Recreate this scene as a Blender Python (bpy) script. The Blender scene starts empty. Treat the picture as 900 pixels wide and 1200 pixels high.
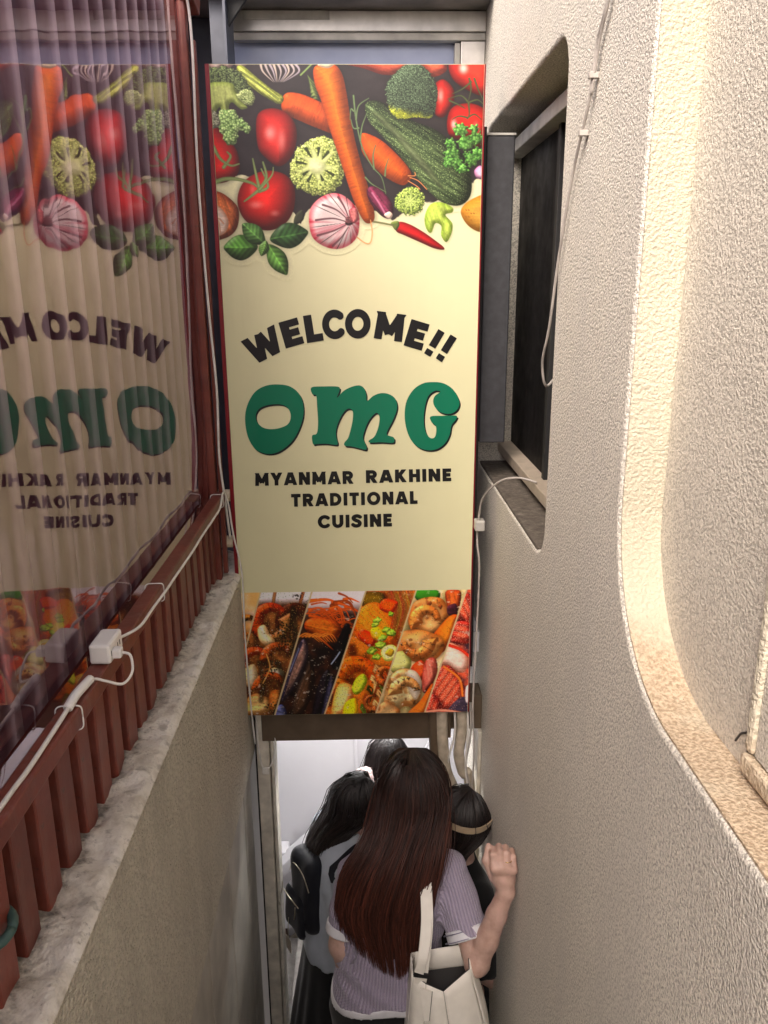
import bpy, bmesh, math, random
import numpy as np
from mathutils import Vector, Matrix
random.seed(7)
RNG = np.random.default_rng(7)
S = bpy.context.scene
COL = S.collection
rad = math.radians

# ------------------------------------------------------------------ camera
TH, YAW, RHO = math.atan(265 / 934), math.atan(23 * math.cos(math.atan(265 / 934)) / 934), 0.0055
F_ = Vector((math.sin(YAW) * math.cos(TH), math.cos(YAW) * math.cos(TH), -math.sin(TH)))
R0 = Vector((math.cos(YAW), -math.sin(YAW), 0))
U0 = R0.cross(F_)
R_ = R0 * math.cos(RHO) - U0 * math.sin(RHO)
U_ = U0 * math.cos(RHO) + R0 * math.sin(RHO)
cam_d = bpy.data.cameras.new('camera')
cam_d.sensor_fit = 'VERTICAL'
cam_d.sensor_height = 24.0
cam_d.lens = 24.0 * 934 / 1200
cam_d.clip_start = 0.02
cam_d.clip_end = 500
cam = bpy.data.objects.new('camera', cam_d)
COL.objects.link(cam)
M_ = Matrix.Identity(4)
for i in range(3):
    M_[i][0], M_[i][1], M_[i][2] = R_[i], U_[i], -F_[i]
M_[2][3] = 1.5
cam.matrix_world = M_
S.camera = cam

# ------------------------------------------------------------------ sky, sun, exposure
SUN_EL, SUN_AZ = rad(42), rad(32)          # the sun stands behind the camera, to its left
w = bpy.data.worlds.new('World')
S.world = w
w.use_nodes = True
nt = w.node_tree
bg = nt.nodes['Background']
sky = nt.nodes.new('ShaderNodeTexSky')
sky.sky_type = 'NISHITA'
sky.sun_disc = False
sky.sun_elevation = SUN_EL
sky.sun_rotation = math.pi + SUN_AZ
sky.air_density = 0.35
sky.dust_density = 6.0
sky.ozone_density = 0.0
nt.links.new(sky.outputs[0], bg.inputs[0])
bg.inputs[1].default_value = 0.15
sl = bpy.data.lights.new('sun', 'SUN')
sl.energy = 0.9
sl.angle = rad(40)
sl.color = (1.0, 0.92, 0.78)
sun = bpy.data.objects.new('sun', sl)
COL.objects.link(sun)
sdir = Vector((-math.sin(SUN_AZ) * math.cos(SUN_EL), -math.cos(SUN_AZ) * math.cos(SUN_EL), math.sin(SUN_EL)))
sun.rotation_euler = sdir.to_track_quat('Z', 'Y').to_euler()
S.view_settings.view_transform = 'Standard'
S.view_settings.look = 'None'
S.view_settings.exposure = 1.2
S.view_settings.gamma = 1.0
S.cycles.use_denoising = True
S.cycles.max_bounces = 10
S.cycles.transparent_max_bounces = 16
S.cycles.caustics_reflective = False
S.cycles.caustics_refractive = False


# ------------------------------------------------------------------ helpers: objects
def obj(name, me, mat=None, parent=None, smooth=False):
    o = bpy.data.objects.new(name, me)
    COL.objects.link(o)
    if mat is not None:
        me.materials.append(mat)
    if parent is not None:
        o.parent = parent
    if smooth:
        me.polygons.foreach_set('use_smooth', [True] * len(me.polygons))
    return o


def tag(o, label, cat=None, group=None, kind=None):
    o['label'] = label
    if cat:
        o['category'] = cat
    if group:
        o['group'] = group
    if kind:
        o['kind'] = kind
    return o


def thing(name, label, cat, loc=(0, 0, 0), rz=0, group=None):
    o = bpy.data.objects.new(name, None)
    COL.objects.link(o)
    o.empty_display_size = 0.05
    o.location = loc
    o.rotation_euler = (0, 0, rz)
    return tag(o, label, cat, group)


def mesh(name, verts, faces):
    me = bpy.data.meshes.new(name)
    me.from_pydata([tuple(v) for v in verts], [], [tuple(f) for f in faces])
    me.update()
    return me


def boxmesh(name, x0, x1, y0, y1, z0, z1, bev=0.0, seg=2):
    bm = bmesh.new()
    r = bmesh.ops.create_cube(bm, size=1)
    for v in bm.verts:
        v.co = Vector(((x0 + x1) / 2 + v.co.x * (x1 - x0), (y0 + y1) / 2 + v.co.y * (y1 - y0), (z0 + z1) / 2 + v.co.z * (z1 - z0)))
    if bev > 0:
        bmesh.ops.bevel(bm, geom=list(bm.edges), offset=bev, segments=seg, profile=0.5, affect='EDGES')
    me = bpy.data.meshes.new(name)
    bm.to_mesh(me)
    bm.free()
    return me


def box(name, x0, x1, y0, y1, z0, z1, mat, parent=None, bev=0.002):
    return obj(name, boxmesh(name, x0, x1, y0, y1, z0, z1, bev), mat, parent)


def catmull(pts, n=8, closed=False):
    P = [np.array(p, float) for p in pts]
    out = []
    m = len(P)
    rng = range(m) if closed else range(m - 1)
    for i in rng:
        if closed:
            p0, p1, p2, p3 = P[(i - 1) % m], P[i], P[(i + 1) % m], P[(i + 2) % m]
        else:
            p0, p1, p2, p3 = P[max(i - 1, 0)], P[i], P[i + 1], P[min(i + 2, m - 1)]
        for k in range(n):
            t = k / n
            out.append(0.5 * ((2 * p1) + (-p0 + p2) * t + (2 * p0 - 5 * p1 + 4 * p2 - p3) * t * t + (-p0 + 3 * p1 - 3 * p2 + p3) * t ** 3))
    if not closed:
        out.append(P[-1])
    return np.array(out)


def tubemesh(name, pts, r, sides=8, taper=None, cap=True):
    P = np.array(pts, float)
    n = len(P)
    T = np.gradient(P, axis=0)
    T /= np.linalg.norm(T, axis=1)[:, None] + 1e-12
    up = np.array([0, 0, 1.0]) if abs(T[0][2]) < 0.9 else np.array([1.0, 0, 0])
    V = []
    a = np.cross(T[0], up)
    for i in range(n):
        a = a - T[i] * (a @ T[i])
        a /= np.linalg.norm(a) + 1e-12
        b = np.cross(T[i], a)
        rr = r if taper is None else taper[i]
        for k in range(sides):
            an = 2 * math.pi * k / sides
            V.append(P[i] + rr * (a * math.cos(an) + b * math.sin(an)))
    Fc = []
    for i in range(n - 1):
        for k in range(sides):
            k2 = (k + 1) % sides
            Fc.append((i * sides + k, i * sides + k2, (i + 1) * sides + k2, (i + 1) * sides + k))
    if cap:
        Fc.append(tuple(reversed(range(sides))))
        Fc.append(tuple(range((n - 1) * sides, n * sides)))
    return mesh(name, V, Fc)


def tube(name, pts, r, mat, parent=None, sides=8, smooth_n=6):
    if smooth_n:
        pts = catmull(pts, smooth_n)
    return obj(name, tubemesh(name, pts, r, sides), mat, parent, smooth=True)


# ------------------------------------------------------------------ helpers: materials
class NT:
    def __init__(s, name):
        s.m = bpy.data.materials.new(name)
        s.m.use_nodes = True
        s.t = s.m.node_tree
        s.b = s.t.nodes['Principled BSDF']

    def n(s, typ, **kw):
        nd = s.t.nodes.new(typ)
        for k, v in kw.items():
            if hasattr(nd, k):
                setattr(nd, k, v)
            else:
                nd.inputs[k.replace('_', ' ')].default_value = v
        return nd

    def l(s, a, b):
        s.t.links.new(a, b)

    def coord(s, scale=(1, 1, 1)):
        tc = s.n('ShaderNodeTexCoord')
        mp = s.n('ShaderNodeMapping')
        mp.inputs['Scale'].default_value = scale
        s.l(tc.outputs['Object'], mp.inputs['Vector'])
        return mp.outputs[0]

    def noise(s, vec, scale, detail=3, rough=0.55, dist=0.0):
        nd = s.n('ShaderNodeTexNoise')
        nd.inputs['Scale'].default_value = scale
        nd.inputs['Detail'].default_value = detail
        nd.inputs['Roughness'].default_value = rough
        nd.inputs['Distortion'].default_value = dist
        s.l(vec, nd.inputs['Vector'])
        return nd.outputs[0]

    def ramp(s, fac, stops):
        r = s.n('ShaderNodeValToRGB')
        e = r.color_ramp.elements
        while len(e) < len(stops):
            e.new(0.5)
        for i, (p, c) in enumerate(stops):
            e[i].position = p
            e[i].color = (*c, 1) if len(c) == 3 else c
        s.l(fac, r.inputs[0])
        return r.outputs[0]

    def mix(s, fac, a, b, mode='MIX'):
        m = s.n('ShaderNodeMix', data_type='RGBA', blend_type=mode)
        for sock, v in ((m.inputs[0], fac), (m.inputs[6], a), (m.inputs[7], b)):
            if isinstance(v, (int, float)):
                sock.default_value = v
            elif isinstance(v, tuple):
                sock.default_value = (*v, 1) if len(v) == 3 else v
            else:
                s.l(v, sock)
        return m.outputs[2]

    def math(s, op, a, b=0.0):
        m = s.n('ShaderNodeMath', operation=op)
        for sock, v in ((m.inputs[0], a), (m.inputs[1], b)):
            if isinstance(v, (int, float)):
                sock.default_value = v
            else:
                s.l(v, sock)
        return m.outputs[0]

    def bump(s, h, strength=0.5, dist=0.002, prev=None):
        b = s.n('ShaderNodeBump')
        b.inputs['Strength'].default_value = strength
        b.inputs['Distance'].default_value = dist
        s.l(h, b.inputs['Height'])
        if prev is not None:
            s.l(prev, b.inputs['Normal'])
        return b.outputs[0]

    def set(s, color=None, rough=None, metal=None, normal=None, spec=None):
        for k, v in (('Base Color', color), ('Roughness', rough), ('Metallic', metal), ('Normal', normal), ('Specular IOR Level', spec)):
            if v is None:
                continue
            if isinstance(v, (int, float)):
                s.b.inputs[k].default_value = v
            elif isinstance(v, tuple):
                s.b.inputs[k].default_value = (*v, 1)
            else:
                s.l(v, s.b.inputs[k])
        return s.m


def plain(name, col, rough=0.5, metal=0.0, var=0.15, scale=25, bump=0.0, bscale=200, spec=None):
    k = NT(name)
    v = k.coord()
    nz = k.noise(v, scale, 4)
    c = k.ramp(nz, [(0.3, tuple(x * (1 - var) for x in col)), (0.7, tuple(min(1, x * (1 + var)) for x in col))])
    nrm = k.bump(k.noise(v, bscale, 2), bump, 0.002) if bump else None
    return k.set(c, rough, metal, nrm, spec)


def stucco(name, colA, colB, scale=150, dirt=None, strength=0.7, dist=0.0035, gap=0.45):
    k = NT(name)
    v = k.coord()
    n1 = k.noise(v, scale, 2.0, 0.5, 0.1)
    n2 = k.noise(v, scale * 2.3, 2, 0.5)
    h = k.math('ADD', k.ramp(n1, [(0.33, (0, 0, 0)), (0.66, (1, 1, 1))]), k.math('MULTIPLY', n2, 0.45))
    big = k.noise(v, 1.7, 3, 0.5)
    c = k.ramp(big, [(0.3, colA), (0.7, colB)])
    # shade between the pale grains, painted into the colour to keep the speckle
    grain_shade = k.math('MULTIPLY', k.ramp(k.math('ADD', k.math('MULTIPLY', n1, 0.6), k.math('MULTIPLY', n2, 0.4)), [(0.42, (1, 1, 1)), (0.53, (0, 0, 0))]), gap)
    c = k.mix(grain_shade, c, tuple(x * 0.48 for x in colA))
    if dirt:
        st = k.noise(k.coord((3.0, 3.0, 0.6)), 2.2, 4, 0.6)
        c = k.mix(k.ramp(st, [(0.46, (0, 0, 0)), (0.74, (0.55, 0.55, 0.55))]), c, dirt)
    nb = k.bump(big, 0.25, 0.03)
    nrm = k.bump(h, strength, dist, nb)
    return k.set(c, 0.85, 0, nrm, 0.25)


M = {}
M['stucco'] = stucco('stucco_wall', (0.73, 0.69, 0.605), (0.81, 0.77, 0.68), 205, (0.57, 0.545, 0.50), 0.55, 0.0034, 0.88)
M['stucco_l'] = stucco('stucco_parapet', (0.69, 0.655, 0.55), (0.76, 0.715, 0.60), 120, (0.45, 0.42, 0.35), 1.0, 0.008, 0.3)
M['stucco_panel'] = stucco('stucco_panel', (0.64, 0.60, 0.52), (0.70, 0.655, 0.57), 215, None, 0.45, 0.003, 0.6)
M['red_paint'] = None


def red_paint():
    k = NT('red_oxide_paint')
    v = k.coord()
    n = k.noise(v, 14, 5, 0.6)
    c = k.ramp(n, [(0.3, (0.13, 0.028, 0.018)), (0.62, (0.20, 0.045, 0.027)), (0.85, (0.26, 0.07, 0.045))])
    chip = k.ramp(k.noise(v, 38, 5, 0.72), [(0.62, (0, 0, 0)), (0.66, (1, 1, 1))])
    c = k.mix(k.math('MULTIPLY', chip, 0.75), c, k.ramp(k.noise(v, 90, 3), [(0.4, (0.035, 0.022, 0.02)), (0.7, (0.20, 0.10, 0.06))]))
    oi = k.n('ShaderNodeObjectInfo')
    c = k.mix(1.0, c, k.ramp(oi.outputs['Random'], [(0, (0.78, 0.74, 0.76)), (1, (1.15, 1.15, 1.2))]), 'MULTIPLY')
    dust = k.ramp(k.noise(k.coord((6, 6, 1)), 7, 4, 0.65), [(0.5, (0, 0, 0)), (0.8, (1, 1, 1))])
    c = k.mix(k.math('MULTIPLY', dust, 0.22), c, (0.34, 0.24, 0.22))
    return k.set(c, 0.42, 0, k.bump(k.noise(v, 60, 4), 0.25, 0.002))


M['red_paint'] = red_paint()
M['white_plastic'] = plain('white_plastic', (0.78, 0.77, 0.74), 0.35, var=0.04)
M['cable_white'] = plain('cable_white', (0.70, 0.68, 0.63), 0.45, var=0.12, scale=30)
M['cable_grey'] = plain('cable_grey', (0.42, 0.39, 0.36), 0.5, var=0.25, scale=20)
M['dark'] = plain('dark_void', (0.012, 0.012, 0.013), 0.6)
M['post_grey'] = plain('post_grey', (0.030, 0.031, 0.036), 0.6, var=0.25, scale=40, bump=0.15)
M['alu'] = plain('aluminium', (0.55, 0.53, 0.50), 0.35, 0.6, var=0.25, scale=9)
M['alu_grey'] = plain('aluminium_weathered', (0.40, 0.39, 0.36), 0.5, 0.2, var=0.3, scale=12)
M['beige_pipe'] = plain('beige_pipe_tape', (0.46, 0.40, 0.31), 0.6, var=0.25, scale=30, bump=0.3, bscale=60)
M['lintel'] = plain('lintel_paint', (0.12, 0.085, 0.055), 0.5, var=0.2, scale=12)
M['white_wall'] = plain('interior_white', (0.74, 0.73, 0.75), 0.55, var=0.04, scale=3, bump=0.05, bscale=40)
M['brown_wood'] = plain('brown_wood', (0.10, 0.042, 0.026), 0.45, var=0.35, scale=18)
M['beige_trim'] = plain('beige_trim', (0.40, 0.34, 0.27), 0.5, var=0.15)
M['concrete'] = plain('stair_concrete', (0.30, 0.28, 0.26), 0.8, var=0.3, scale=16, bump=0.3, bscale=80)
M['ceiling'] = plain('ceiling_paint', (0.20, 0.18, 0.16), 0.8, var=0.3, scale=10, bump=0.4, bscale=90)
M['maroon'] = plain('maroon_panel', (0.10, 0.035, 0.035), 0.5, var=0.25, scale=6)
M['green_hose'] = plain('green_hose', (0.05, 0.11, 0.10), 0.45)

# ------------------------------------------------------------------ stairs, ground
XL, XR = -0.42, 0.42
gr = obj('ground', boxmesh('ground', -6, 6, -14, 0.19, -0.2, 0.0), M['concrete'])
tag(gr, 'grey concrete landing at the top of the stairs', kind='structure')
st = thing('stairs', 'narrow concrete staircase going down between the two walls', 'stairs')
st['kind'] = 'structure'
del st['category']
for k in range(1, 10):
    y0 = 0.2 + 0.28 * (k - 1)
    box('step', XL - 0.06, XR + 0.02, y0, y0 + (0.28 if k < 9 else 0.28), -0.21 * k - 0.5, -0.21 * k, M['concrete'], st, 0.006)
box('landing', -0.42, 0.75, 2.722, 4.0, -2.3, -2.1, M['concrete'], st, 0.004)
for k in range(1, 7):
    x1 = -0.422 - 0.2 * (k - 1)
    box('step', x1 - 0.2, x1, 3.02, 3.98, -2.6 - 0.2 * k, -2.1 - 0.2 * k, M['concrete'], st, 0.004)
box('threshold_strip', -0.40, 0.42, 3.10, 3.14, -2.1, -2.088, M['alu'], st, 0.002)


# ------------------------------------------------------------------ right stucco wall (polygon with rounded openings)
def rrect(y0, y1, z0, z1, r, n=10):
    rs = r if isinstance(r, (list, tuple)) else (r,) * 4      # bl, br, tr, tl
    pts = []
    for (cy, cz, a0, rr) in ((y0 + rs[0], z0 + rs[0], 180, rs[0]), (y1 - rs[1], z0 + rs[1], 270, rs[1]), (y1 - rs[2], z1 - rs[2], 0, rs[2]), (y0 + rs[3], z1 - rs[3], 90, rs[3])):
        for i in range(n + 1):
            a = rad(a0 + 90 * i / n)
            pts.append((cy + rr * math.cos(a), cz + rr * math.sin(a)))
    return pts


def plate(name, loops, x0, x1, bev, mat, parent=None):
    cu = bpy.data.curves.new(name, 'CURVE')
    cu.dimensions = '2D'
    cu.fill_mode = 'BOTH'
    for lp in loops:
        sp = cu.splines.new('POLY')
        sp.points.add(len(lp) - 1)
        for i, p in enumerate(lp):
            sp.points[i].co = (p[0], p[1], 0, 1)
        sp.use_cyclic_u = True
    cu.extrude = (x1 - x0) / 2 - bev
    cu.bevel_depth = bev
    cu.offset = -bev
    cu.bevel_resolution = 3
    o = bpy.data.objects.new(name + '_tmp', cu)
    COL.objects.link(o)
    dg = bpy.context.evaluated_depsgraph_get()
    me = bpy.data.meshes.new_from_object(o.evaluated_get(dg))
    bpy.data.objects.remove(o)
    for v in me.vertices:
        a, b, c = v.co
        v.co = ((x0 + x1) / 2 + c, a, b)
    me.materials.clear()
    me.name = name
    return obj(name, me, mat, parent)


rw = thing('stucco_wall', 'tall rough beige stucco wall with two rounded recesses along the stairs', 'wall')
plate('wall_face', [[(-1.5, -2.4), (3.0, -2.4), (3.0, 2.45), (-1.5, 2.45)], rrect(1.79, 2.93, 0.868, 1.995, 0.085), rrect(-1.3, 1.262, 0.885, 2.36, (0.1, 0.27, 0.1, 0.1), 16)], XR, XR + 0.20, 0.010, M['stucco'], rw)


# the smooth cream reveal lining of the large recess (a band that follows its edge)
def lining(name, loop, x0, x1, th, mat, parent):
    P = np.array(loop)
    n = len(P)
    V, Fc = [], []
    T = np.gradient(P, axis=0)
    T /= np.linalg.norm(T, axis=1)[:, None]
    N = np.stack([-T[:, 1], T[:, 0]], 1)
    for i in range(n):
        q = P[i] + N[i] * th
        V += [(x0, P[i][0], P[i][1]), (x1, P[i][0], P[i][1]), (x1, q[0], q[1]), (x0, q[0], q[1])]
    for i in range(n - 1):
        a, b = 4 * i, 4 * (i + 1)
        for k in range(4):
            Fc.append((a + k, b + k, b + (k + 1) % 4, a + (k + 1) % 4))
    return obj(name, mesh(name, V, Fc), mat, parent, smooth=False)


def cream_reveal():
    k = NT('cream_reveal_paint')
    v = k.coord()
    n = k.math('ADD', k.ramp(k.noise(v, 170, 2, 0.5, 0.0), [(0.35, (0, 0, 0)), (0.65, (1, 1, 1))]), k.math('MULTIPLY', k.noise(v, 230, 2), 0.4))
    c = k.ramp(k.noise(v, 3, 3), [(0.3, (0.57, 0.525, 0.41)), (0.7, (0.63, 0.585, 0.465))])
    # worn brown dirt on the part that faces up
    geo = k.n('ShaderNodeNewGeometry')
    sp = k.n('ShaderNodeSeparateXYZ')
    k.l(geo.outputs['Position'], sp.inputs[0])
    zf = k.ramp(k.math('ADD', sp.outputs[2], k.math('MULTIPLY', k.math('SUBTRACT', k.noise(v, 9, 4), 0.5), 0.25)), [(0.90, (1, 1, 1)), (1.0, (0, 0, 0))])
    sp2 = k.ramp(k.noise(v, 170, 3, 0.6), [(0.35, (0.36, 0.27, 0.18)), (0.6, (0.62, 0.50, 0.36))])
    c = k.mix(zf, c, sp2)
    return k.set(c, 0.75, 0, k.bump(n, 0.5, 0.004), 0.3)


M['cream'] = cream_reveal()
arc = rrect(-1.3, 1.262, 0.885, 2.36, (0.1, 0.27, 0.1, 0.1), 24)
arc = [p for p in arc if p[1] < 1.4 and (p[0] > 0.9 or p[1] < 0.9) and p[0] > -1.1]
arc = [(-0.9, 0.885), (0.0, 0.885), (0.5, 0.885), (0.9, 0.885)] + [p for p in arc if p[0] > 0.95] + [(1.262, 1.5), (1.262, 2.0), (1.262, 2.25)]
lining('reveal', arc, XR + 0.004, XR + 0.10, 0.004, M['cream'], rw)
box('recessed_panel', XR + 0.07, XR + 0.085, -1.25, 1.255, 0.89, 2.35, M['stucco_panel'], rw, 0)
# inner frame in the recess at the right border of the picture
wf = thing('window_surround', 'cream plaster window surround with cracked corner at the right border', 'window surround')
box('upright', XR + 0.057, XR + 0.0693, 0.866, 0.884, 0.93, 2.3, M['cream'], wf, 0.006)
box('sill', XR + 0.053, XR + 0.0693, 0.2, 0.884, 0.900, 0.927, M['cream'], wf, 0.006)
box('window_pane', XR + 0.0635, XR + 0.0695, 0.2, 0.865, 0.93, 2.3, M['stucco_panel'], wf, 0)
M['crack'] = plain('crack_dirt', (0.05, 0.045, 0.04), 0.9)
for pts in ([(0.4885, 0.887, 1.05), (0.4888, 0.892, 1.0), (0.4885, 0.886, 0.96), (0.4888, 0.898, 0.945), (0.4888, 0.915, 0.932), (0.4885, 0.926, 0.915)], [(0.4885, 0.888, 0.944), (0.4885, 0.893, 0.928), (0.4885, 0.888, 0.908)]):
    tube('crack', pts, 0.0016, M['crack'], wf, 5)

# window in the niche
nw = thing('niche_window', 'dark window with grey frame deep in the rounded wall niche', 'window')
box('head_frame', XR + 0.075, XR + 0.135, 1.70, 2.93, 1.915, 1.955, M['alu_grey'], nw, 0.003)
box('sill_frame', XR + 0.075, XR + 0.135, 1.70, 2.93, 0.905, 0.94, M['beige_trim'], nw, 0.003)
gl = NT('dark_window_glass')
gv = gl.coord((1, 6, 0.6))
glass_dark = gl.set(gl.ramp(gl.noise(gv, 6, 4), [(0.3, (0.003, 0.003, 0.0035)), (0.7, (0.010, 0.009, 0.009))]), gl.ramp(gl.noise(gl.coord(), 12, 4), [(0.3, (0.5, 0.5, 0.5)), (0.7, (0.75, 0.75, 0.75))]), None, None, 0.15)
box('pane', XR + 0.125, XR + 0.14, 1.70, 2.93, 0.94, 1.915, glass_dark, nw, 0)
box('mullion', XR + 0.110, XR + 0.134, 2.30, 2.33, 0.94, 1.915, M['dark'], nw, 0.002)
box('niche_back', XR + 0.137, XR + 0.15, 1.70, 2.93, 0.8, 2.1, M['dark'], nw, 0)
sd = NT('dirty_sill')
sv = sd.coord()
M['dirty_sill'] = sd.set(sd.ramp(sd.noise(sv, 40, 5, 0.7), [(0.3, (0.055, 0.045, 0.035)), (0.6, (0.13, 0.11, 0.09)), (0.8, (0.30, 0.27, 0.23))]), 0.9, 0, sd.bump(sd.noise(sv, 120, 3), 0.6, 0.003))
sill = [(XR + 0.012, 1.835, 0.8695), (XR + 0.02, 1.83, 0.8695)]
box('sill_ledge', XR + 0.004, XR + 0.12, 1.868, 2.90, 0.862, 0.876, M['dirty_sill'], nw, 0.004)
pp = thing('steel_post', 'dark grey square steel post standing in front of the niche window', 'post')
box('shaft', 0.372, 0.455, 2.555, 2.62, 1.006, 1.925, M['post_grey'], pp, 0.004)
box('cap', 0.370, 0.457, 2.552, 2.623, 1.925, 1.932, M['alu_grey'], pp, 0.001)
box('side_web', 0.360, 0.371, 2.56, 2.61, 0.2, 1.95, M['dark'], pp, 0.001)

# wall cables
t_ = thing('wall_cable', 'thin grey cable tacked down the stucco wall past the niche', 'cable')
tube('cord', [(0.408, 1.46, 2.02), (0.410, 1.49, 1.953), (0.41, 1.538, 1.903), (0.41, 1.571, 1.816), (0.41, 1.656, 1.713), (0.41, 1.739, 1.558), (0.411, 1.80, 1.41), (0.412, 1.855, 1.33), (0.43, 1.885, 1.27), (0.47, 1.93, 1.30)], 0.0030, M['cable_grey'], t_)
tube('cord', [(0.408, 1.445, 2.03), (0.410, 1.478, 1.957), (0.411, 1.528, 1.903), (0.411, 1.560, 1.825)], 0.0025, M['cable_grey'], t_)
for y, z in ((1.552, 1.855), (1.60, 1.77)):
    box('clip', 0.402, 0.419, y - 0.006, y + 0.006, z - 0.005, z + 0.005, M['cable_grey'], t_, 0.001)
jb = thing('junction_box', 'small grey conduit box on the wall beside the sign', 'junction box')
box('housing', 0.352, 0.384, 2.45, 2.49, 0.735, 0.770, M['alu_grey'], jb, 0.004)
box('lid', 0.355, 0.381, 2.447, 2.4495, 0.738, 0.767, M['alu_grey'], jb, 0.001)
c_ = thing('sill_cable', 'grey cable looping from the niche sill to the junction box', 'cable')
tube('cord', [(0.50, 2.25, 0.945), (0.45, 2.27, 0.955), (0.405, 2.33, 0.93), (0.372, 2.42, 0.86), (0.365, 2.46, 0.79), (0.362, 2.47, 0.70), (0.372, 2.47, 0.60), (0.370, 2.48, 0.35), (0.364, 2.475, 0.1), (0.372, 2.47, -0.1), (0.37, 2.5, -0.3)], 0.0033, M['cable_grey'], c_)

# ------------------------------------------------------------------ left parapet
pz = 0.586
pw = thing('parapet_wall', 'low olive beige stucco parapet with whitewashed ledge on the left', 'wall')
box('wall_face', -0.66, XL, -1.5, 2.72, -0.150, pz - 0.012, M['stucco_l'], pw, 0.008)


def ledge_mat():
    k = NT('ledge_whitewash')
    v = k.coord()
    a = k.noise(v, 13, 6, 0.65)
    c = k.ramp(a, [(0.32, (0.46, 0.41, 0.34)), (0.48, (0.70, 0.66, 0.58)), (0.7, (0.84, 0.81, 0.75))])
    d = k.ramp(k.noise(v, 70, 5, 0.7), [(0.60, (0, 0, 0)), (0.74, (1, 1, 1))])
    c = k.mix(k.math('MULTIPLY', d, 0.75), c, (0.09, 0.075, 0.055))
    e = k.ramp(k.noise(v, 26, 4, 0.6), [(0.56, (0, 0, 0)), (0.66, (1, 1, 1))])
    c = k.mix(k.math('MULTIPLY', e, 0.55), c, (0.20, 0.17, 0.13))
    # grime and flaked mortar where the balusters meet the ledge
    sp = k.n('ShaderNodeSeparateXYZ')
    k.l(v, sp.inputs[0])
    gx = k.math('ADD', sp.outputs[0], k.math('MULTIPLY', k.math('SUBTRACT', k.noise(v, 30, 4, 0.65), 0.5), 0.09))
    gm = k.ramp(k.math('ADD', gx, 1.0), [(0.508, (1, 1, 1)), (0.535, (0, 0, 0))])
    c = k.mix(k.math('MULTIPLY', gm, 0.8), c, k.ramp(k.noise(v, 60, 4, 0.7), [(0.35, (0.05, 0.042, 0.035)), (0.65, (0.34, 0.29, 0.23))]))
    h = k.math('ADD', k.noise(v, 18, 4, 0.6), k.math('MULTIPLY', k.noise(v, 120, 3), 0.25))
    return k.set(c, 0.8, 0, k.bump(h, 0.9, 0.014))


# ledge: an uneven whitewashed mortar sheet
nx, ny = 26, 420
xs = np.linspace(-0.66, XL + 0.003, nx)
ys = np.linspace(-1.5, 2.715, ny)
GX, GY = np.meshgrid(xs, ys)


def vnoise(x, y, seed=0):
    xi, yi = np.floor(x).astype(int), np.floor(y).astype(int)
    xf, yf = x - xi, y - yi
    u, v = xf * xf * (3 - 2 * xf), yf * yf * (3 - 2 * yf)

    def h(a, b):
        n = (a * 374761393 + b * 668265263 + seed * 982451653) & 0x7fffffff
        n = (n ^ (n >> 13)) * 1274126177 & 0x7fffffff
        return ((n ^ (n >> 16)) & 0xffff) / 65535.0
    return (h(xi, yi) * (1 - u) + h(xi + 1, yi) * u) * (1 - v) + (h(xi, yi + 1) * (1 - u) + h(xi + 1, yi + 1) * u) * v


def fbm(x, y, seed=0, o=4):
    s, a, t = 0, 0.5, 0
    for i in range(o):
        s = s + a * vnoise(x * 2 ** i, y * 2 ** i, seed + i)
        t += a
        a *= 0.55
    return s / t


GZ = pz + (fbm(GX * 22, GY * 22, 3) - 0.5) * 0.024 + 0.010 * np.clip((-0.455 - GX) / 0.05, 0, 1) * fbm(GX * 40, GY * 40, 9)
GZ[:, -1] = pz - 0.012
GZ[:, -2] -= 0.001
V = np.stack([GX, GY, GZ], -1).reshape(-1, 3)
Fc = [(j * nx + i, j * nx + i + 1, (j + 1) * nx + i + 1, (j + 1) * nx + i) for j in range(ny - 1) for i in range(nx - 1)]
obj('ledge', mesh('ledge', V, Fc), ledge_mat(), pw, smooth=True)
mp_ = plain('metal_panel', (0.55, 0.52, 0.45), 0.5, 0.1, var=0.25, scale=6)
mw = thing('metal_wall_panel', 'grey ribbed metal panel under the stucco parapet', 'panel')
for i in range(14):
    y0 = 0.30 + i * 0.166
    box('panel_board', -0.478, -0.447 + 0.002 * (i % 2), y0, y0 + 0.164, -2.3, -0.151, mp_, mw, 0.004)

# railing
rl = thing('railing', 'dark red painted steel railing with square balusters on the left ledge', 'railing')
rail = boxmesh('rail', -0.474, -0.441, -0.6, 2.43, 0.849, 0.882, 0.004)
obj('rail', rail, M['red_paint'], rl)
box('rail_plate', -0.529, -0.488, -0.6, 2.43, 0.834, 0.842, M['red_paint'], rl, 0.002)
bal = boxmesh('baluster', -0.0215, 0.0215, -0.027, 0.027, 0, 0.2555, 0.003)
shoe = None
for i in range(24):
    y = 0.955 + 0.0862 * (i - 6)
    o = bpy.data.objects.new('baluster', bal)
    COL.objects.link(o)
    if not bal.materials:
        bal.materials.append(M['red_paint'])
    o.parent = rl
    o.location = (-0.5075 + random.uniform(-0.002, 0.002), y, pz - 0.008)
    o.rotation_euler = (random.uniform(-.01, .01), random.uniform(-.012, .012), random.uniform(-0.05, 0.05))
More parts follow.
